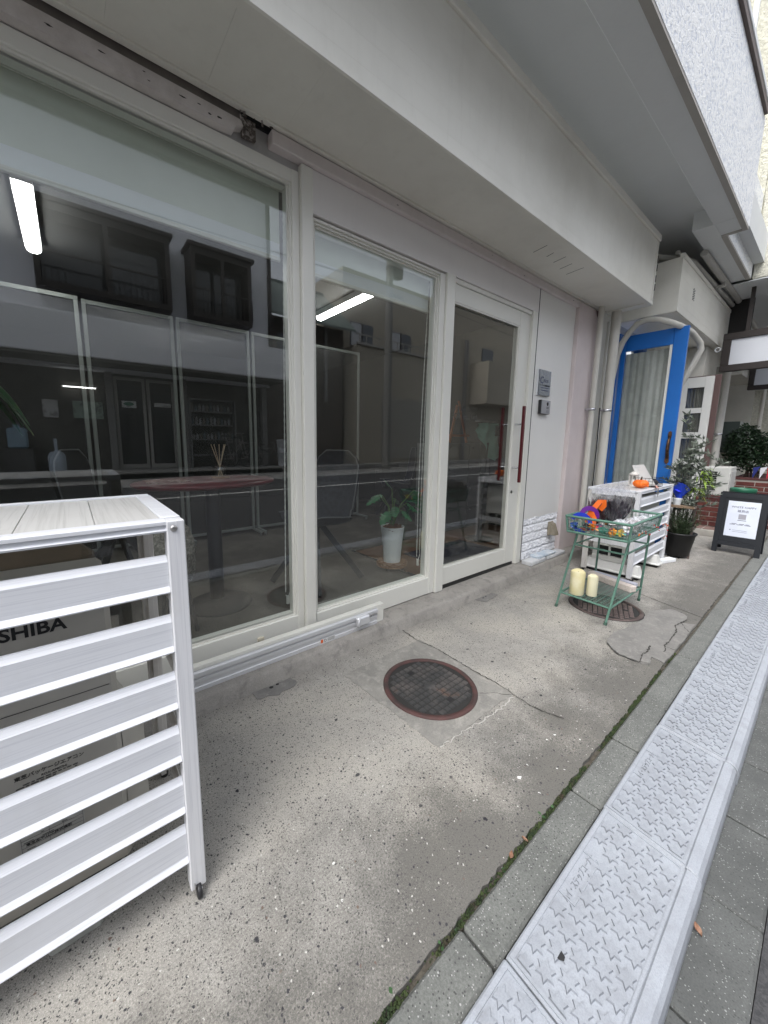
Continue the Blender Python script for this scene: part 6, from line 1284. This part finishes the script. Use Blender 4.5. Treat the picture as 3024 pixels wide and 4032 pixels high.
b = B(); b.box(-1.4, -.95, YO-.5, YO-.2, .9, 1.5, .05); b.box(-1.25, -1.1, YO-.4, YO-.3, 1.5, 1.6); c_ = part('jerry_can', b, mat('can_blue', (.25, .36, .45), .5)); tag(c_, 'blue plastic jerry can on a crate across the street', 'jerry can'); b = B(); b.box(-1.5, -.85, YO-.6, YO-.1, .16, .895); tag(part('crate', b, mat('crate_dark', (.06, .06, .06), .7)), 'dark crate under the blue jerry can across the street', 'crate')
# brown tiled house
Bq = thing('tiled_house', (9, YO-3, -.08), 'dark brown house with a grey-green tiled roof across the street', 'building', 'buildings across the street')
b = B(); b.box(7.05, 11.2, YO-6, YO-1.2, -.08, 6.6); part('wall', b, mat('opp_brownwall', (.12, .10, .085), .8, var=[(2, (.09, .075, .065), .4, .7)]), Bq)
RT = mat('opp_rooftile', (.16, .20, .185), .6); b = B()
for i in range(12): u0, u1 = i/12, (i+1)/12; b.prism([(YO-.4-3*u0, 6.5+2.4*u0), (YO-.4-3*u1, 6.56+2.4*u1), (YO-.4-3*u1, 6.46+2.4*u1), (YO-.4-3*u0, 6.4+2.4*u0)], 'x', 6.9, 11.4)
o = part('roof_courses', b, RT, Bq); o['kind'] = 'stuff'; b = B(); b.box(6.9, 11.4, YO-3.6, YO-3.3, 8.85, 9.0); part('ridge', b, RT, Bq)
b = B(); b.box(9.98, 10.12, YO-1.1, YO-.95, 3.1, 6.6); part('downpipe', b, mat('opp_pillar', (.22, .215, .21), .7), Bq); b = B(); b.box(7.6, 9.2, YO-1.19, YO-1.15, 4.6, 5.9); part('window', b, DG, Bq)
# beige houses
def beige(name, lab, x0, x1, zb, zt, y=YO):
    t = thing(name, ((x0+x1)/2, y-3, -.08), lab, 'building', 'buildings across the street'); b = B(); b.box(x0, x1, y-7, y-.3, -.08, zb); part('lower_wall', b, OBE, t); b = B(); b.box(x0+.1, x1-.1, y-7, y-1.6, zb, zt); part('upper_wall', b, OBE, t); return t
C_ = beige('beige_house', 'beige rendered house with roller shutter across the street', 11.35, 17.9, 5.85, 9.8)
b = B(); b.box(11.35, 17.9, YO-.32, YO-.2, 5.85, 5.95); b.box(11.35, 17.9, YO-.3, YO-.24, 6.3, 6.36)
for i in range(16): b.box(11.5+i*.42, 11.54+i*.42, YO-.3, YO-.25, 5.95, 6.3)
o = part('balcony_rail', b, mat('opp_rail', (.35, .34, .32), .5), C_); o['kind'] = 'stuff'
for x0, x1 in ((11.9, 13.4), (14.6, 16.3)): b = B(); b.box(x0, x1, YO-1.6, YO-1.54, 6.1, 7.3); w = part('window', b, DG, C_); b = B(); b.box((x0+x1)/2-.03, (x0+x1)/2+.03, YO-1.54, YO-1.50, 6.1, 7.3); part('sash', b, OB, w); b = B(); b.box(x0+.05, (x0+x1)/2-.05, YO-1.54, YO-1.53, 6.15, 7.25); part('curtain', b, mat('opp_curtain', (.5, .52, .56), .8), w)
b = B()
for i in range(30): b.box(13.0, 16.6, YO-.3, YO-.27 if i % 2 else YO-.255, .3+i*.107, .3+i*.107+.103)
o = part('roller_shutter', b, mat('opp_shutter', (.36, .345, .31), .5), C_); o['kind'] = 'stuff'
D_ = beige('beige_house', 'cream rendered house with a glazed balcony further along across the street', 18.2, 31, 7.4, 10.0); b = B(); b.box(20.4, 23.3, YO-.3, YO+1.0, 3.6, 6.1); part('balcony_box', b, OBE, D_)
b = B(); b.box(23.31, 27.5, YO+.9, YO+1.0, 6.0, 6.15); b.box(23.31, 27.5, YO-.3, YO+1.0, 3.6, 4.1)
for x in (23.4, 24.7, 26, 27.4): b.box(x, x+.06, YO+.92, YO+.98, 4.1, 6.0)
o = part('balcony_rail', b, mat('opp_rail', (.35, .34, .32), .5), D_); b = B(); b.box(23.45, 27.4, YO+.93, YO+.95, 4.15, 5.9); part('balcony_glass', b, mat('opp_frosted', (.42, .46, .50), .2), D_)
for x0 in (21.5, 25.0): b = B(); b.box(x0, x0+1.2, YO-1.6, YO-1.5, 6.3, 7.3) if False else b.box(x0, x0+1.2, YO-.3, YO-.25, 6.2, 7.2); part('window', b, DG, D_)
b = B(); b.box(19.7, 19.9, YO-.3, YO-.12, 0, 7.4); part('downpipe', b, mat('opp_pillar', (.22, .215, .21), .7), D_)
t = thing('utility_pole', (12.75, YO+1.5, -.08), 'concrete utility pole with cables across the street', 'utility pole'); b = B(); b.tube([(11.7, YO+1.6, -.08), (11.7, YO+1.6, 12)], [.20, .14], 14); part('pole', b, mat('pole_concrete', (.26, .255, .24), .9), t)
b = B(); b.box(11.68, 12.5, YO+1.55, YO+1.65, 7.6, 7.7); b.box(11.5, 12.9, YO+1.5, YO+1.7, 9.6, 9.7); b.lathe([(.22, 0), (.22, .8)], 12.2, YO+1.6, 14, 8.4); part('cross_arm', b, MS, t)
WIRE = mat('cable_black', (.02, .02, .02), .6)
for i, (z, y) in enumerate(((7.9, YO+1.7), (9.7, YO+1.9))):
    b = B(); b.tube([(-30+u*4.17, y, z-.5*math.sin(math.pi*u/10)) for u in range(11)], .012, 5); b.tube([(11.7+u*3, y+.02, z-.4*math.sin(math.pi*u/10)+.05*u*(i % 2)) for u in range(11)], .012, 5); part('cable', b, WIRE, t)
# end of the street and long blocks closing the view
E_ = thing('apartment_block', (30, -3, -.08), 'pale apartment block closing the far end of the street', 'building', 'distant blocks'); b = B(); b.box(34, 46, -9, 6, -.08, 9); part('wall', b, m_paint('far_pale', (.62, .62, .60), (.52, .52, .5), .8, .5, .4, .3), E_)
for i in range(5):
    for j in range(3): b = B(); b.box(33.96, 34.0, -8+i*2.6, -6.6+i*2.6, 1+j*2.6, 2.6+j*2.6); part('window', b, DG, E_)
b = B(); b.box(-40, -22.2, YO-6, YO, -.08, 8); tag(part('grey_block', b, OBE), 'plain beige block at the near end across the street', 'building', 'buildings across the street')
b = B(); b.box(13, 15.5, 1.4, 6, -.08, 6); tag(part('white_house', b, OW), 'white house beyond the terrace on this side of the street', 'building')
t = thing('slat_fence', (12.5, .9, 0), 'dark vertical slat fence beyond the bush', 'fence')
for i in range(14): b = B(); b.box(12.4, 12.43, .35+i*.085, .415+i*.085, 0, 2.0); part('slat', b, mat('fence_dark', (.03, .026, .026), .7), t)
b = B(); b.box(12.435, 12.46, .35, 1.54, 1.7, 1.76); b.box(12.435, 12.46, .35, 1.54, .3, .36); part('rail', b, mat('fence_dark', (.03, .026, .026), .7), t)
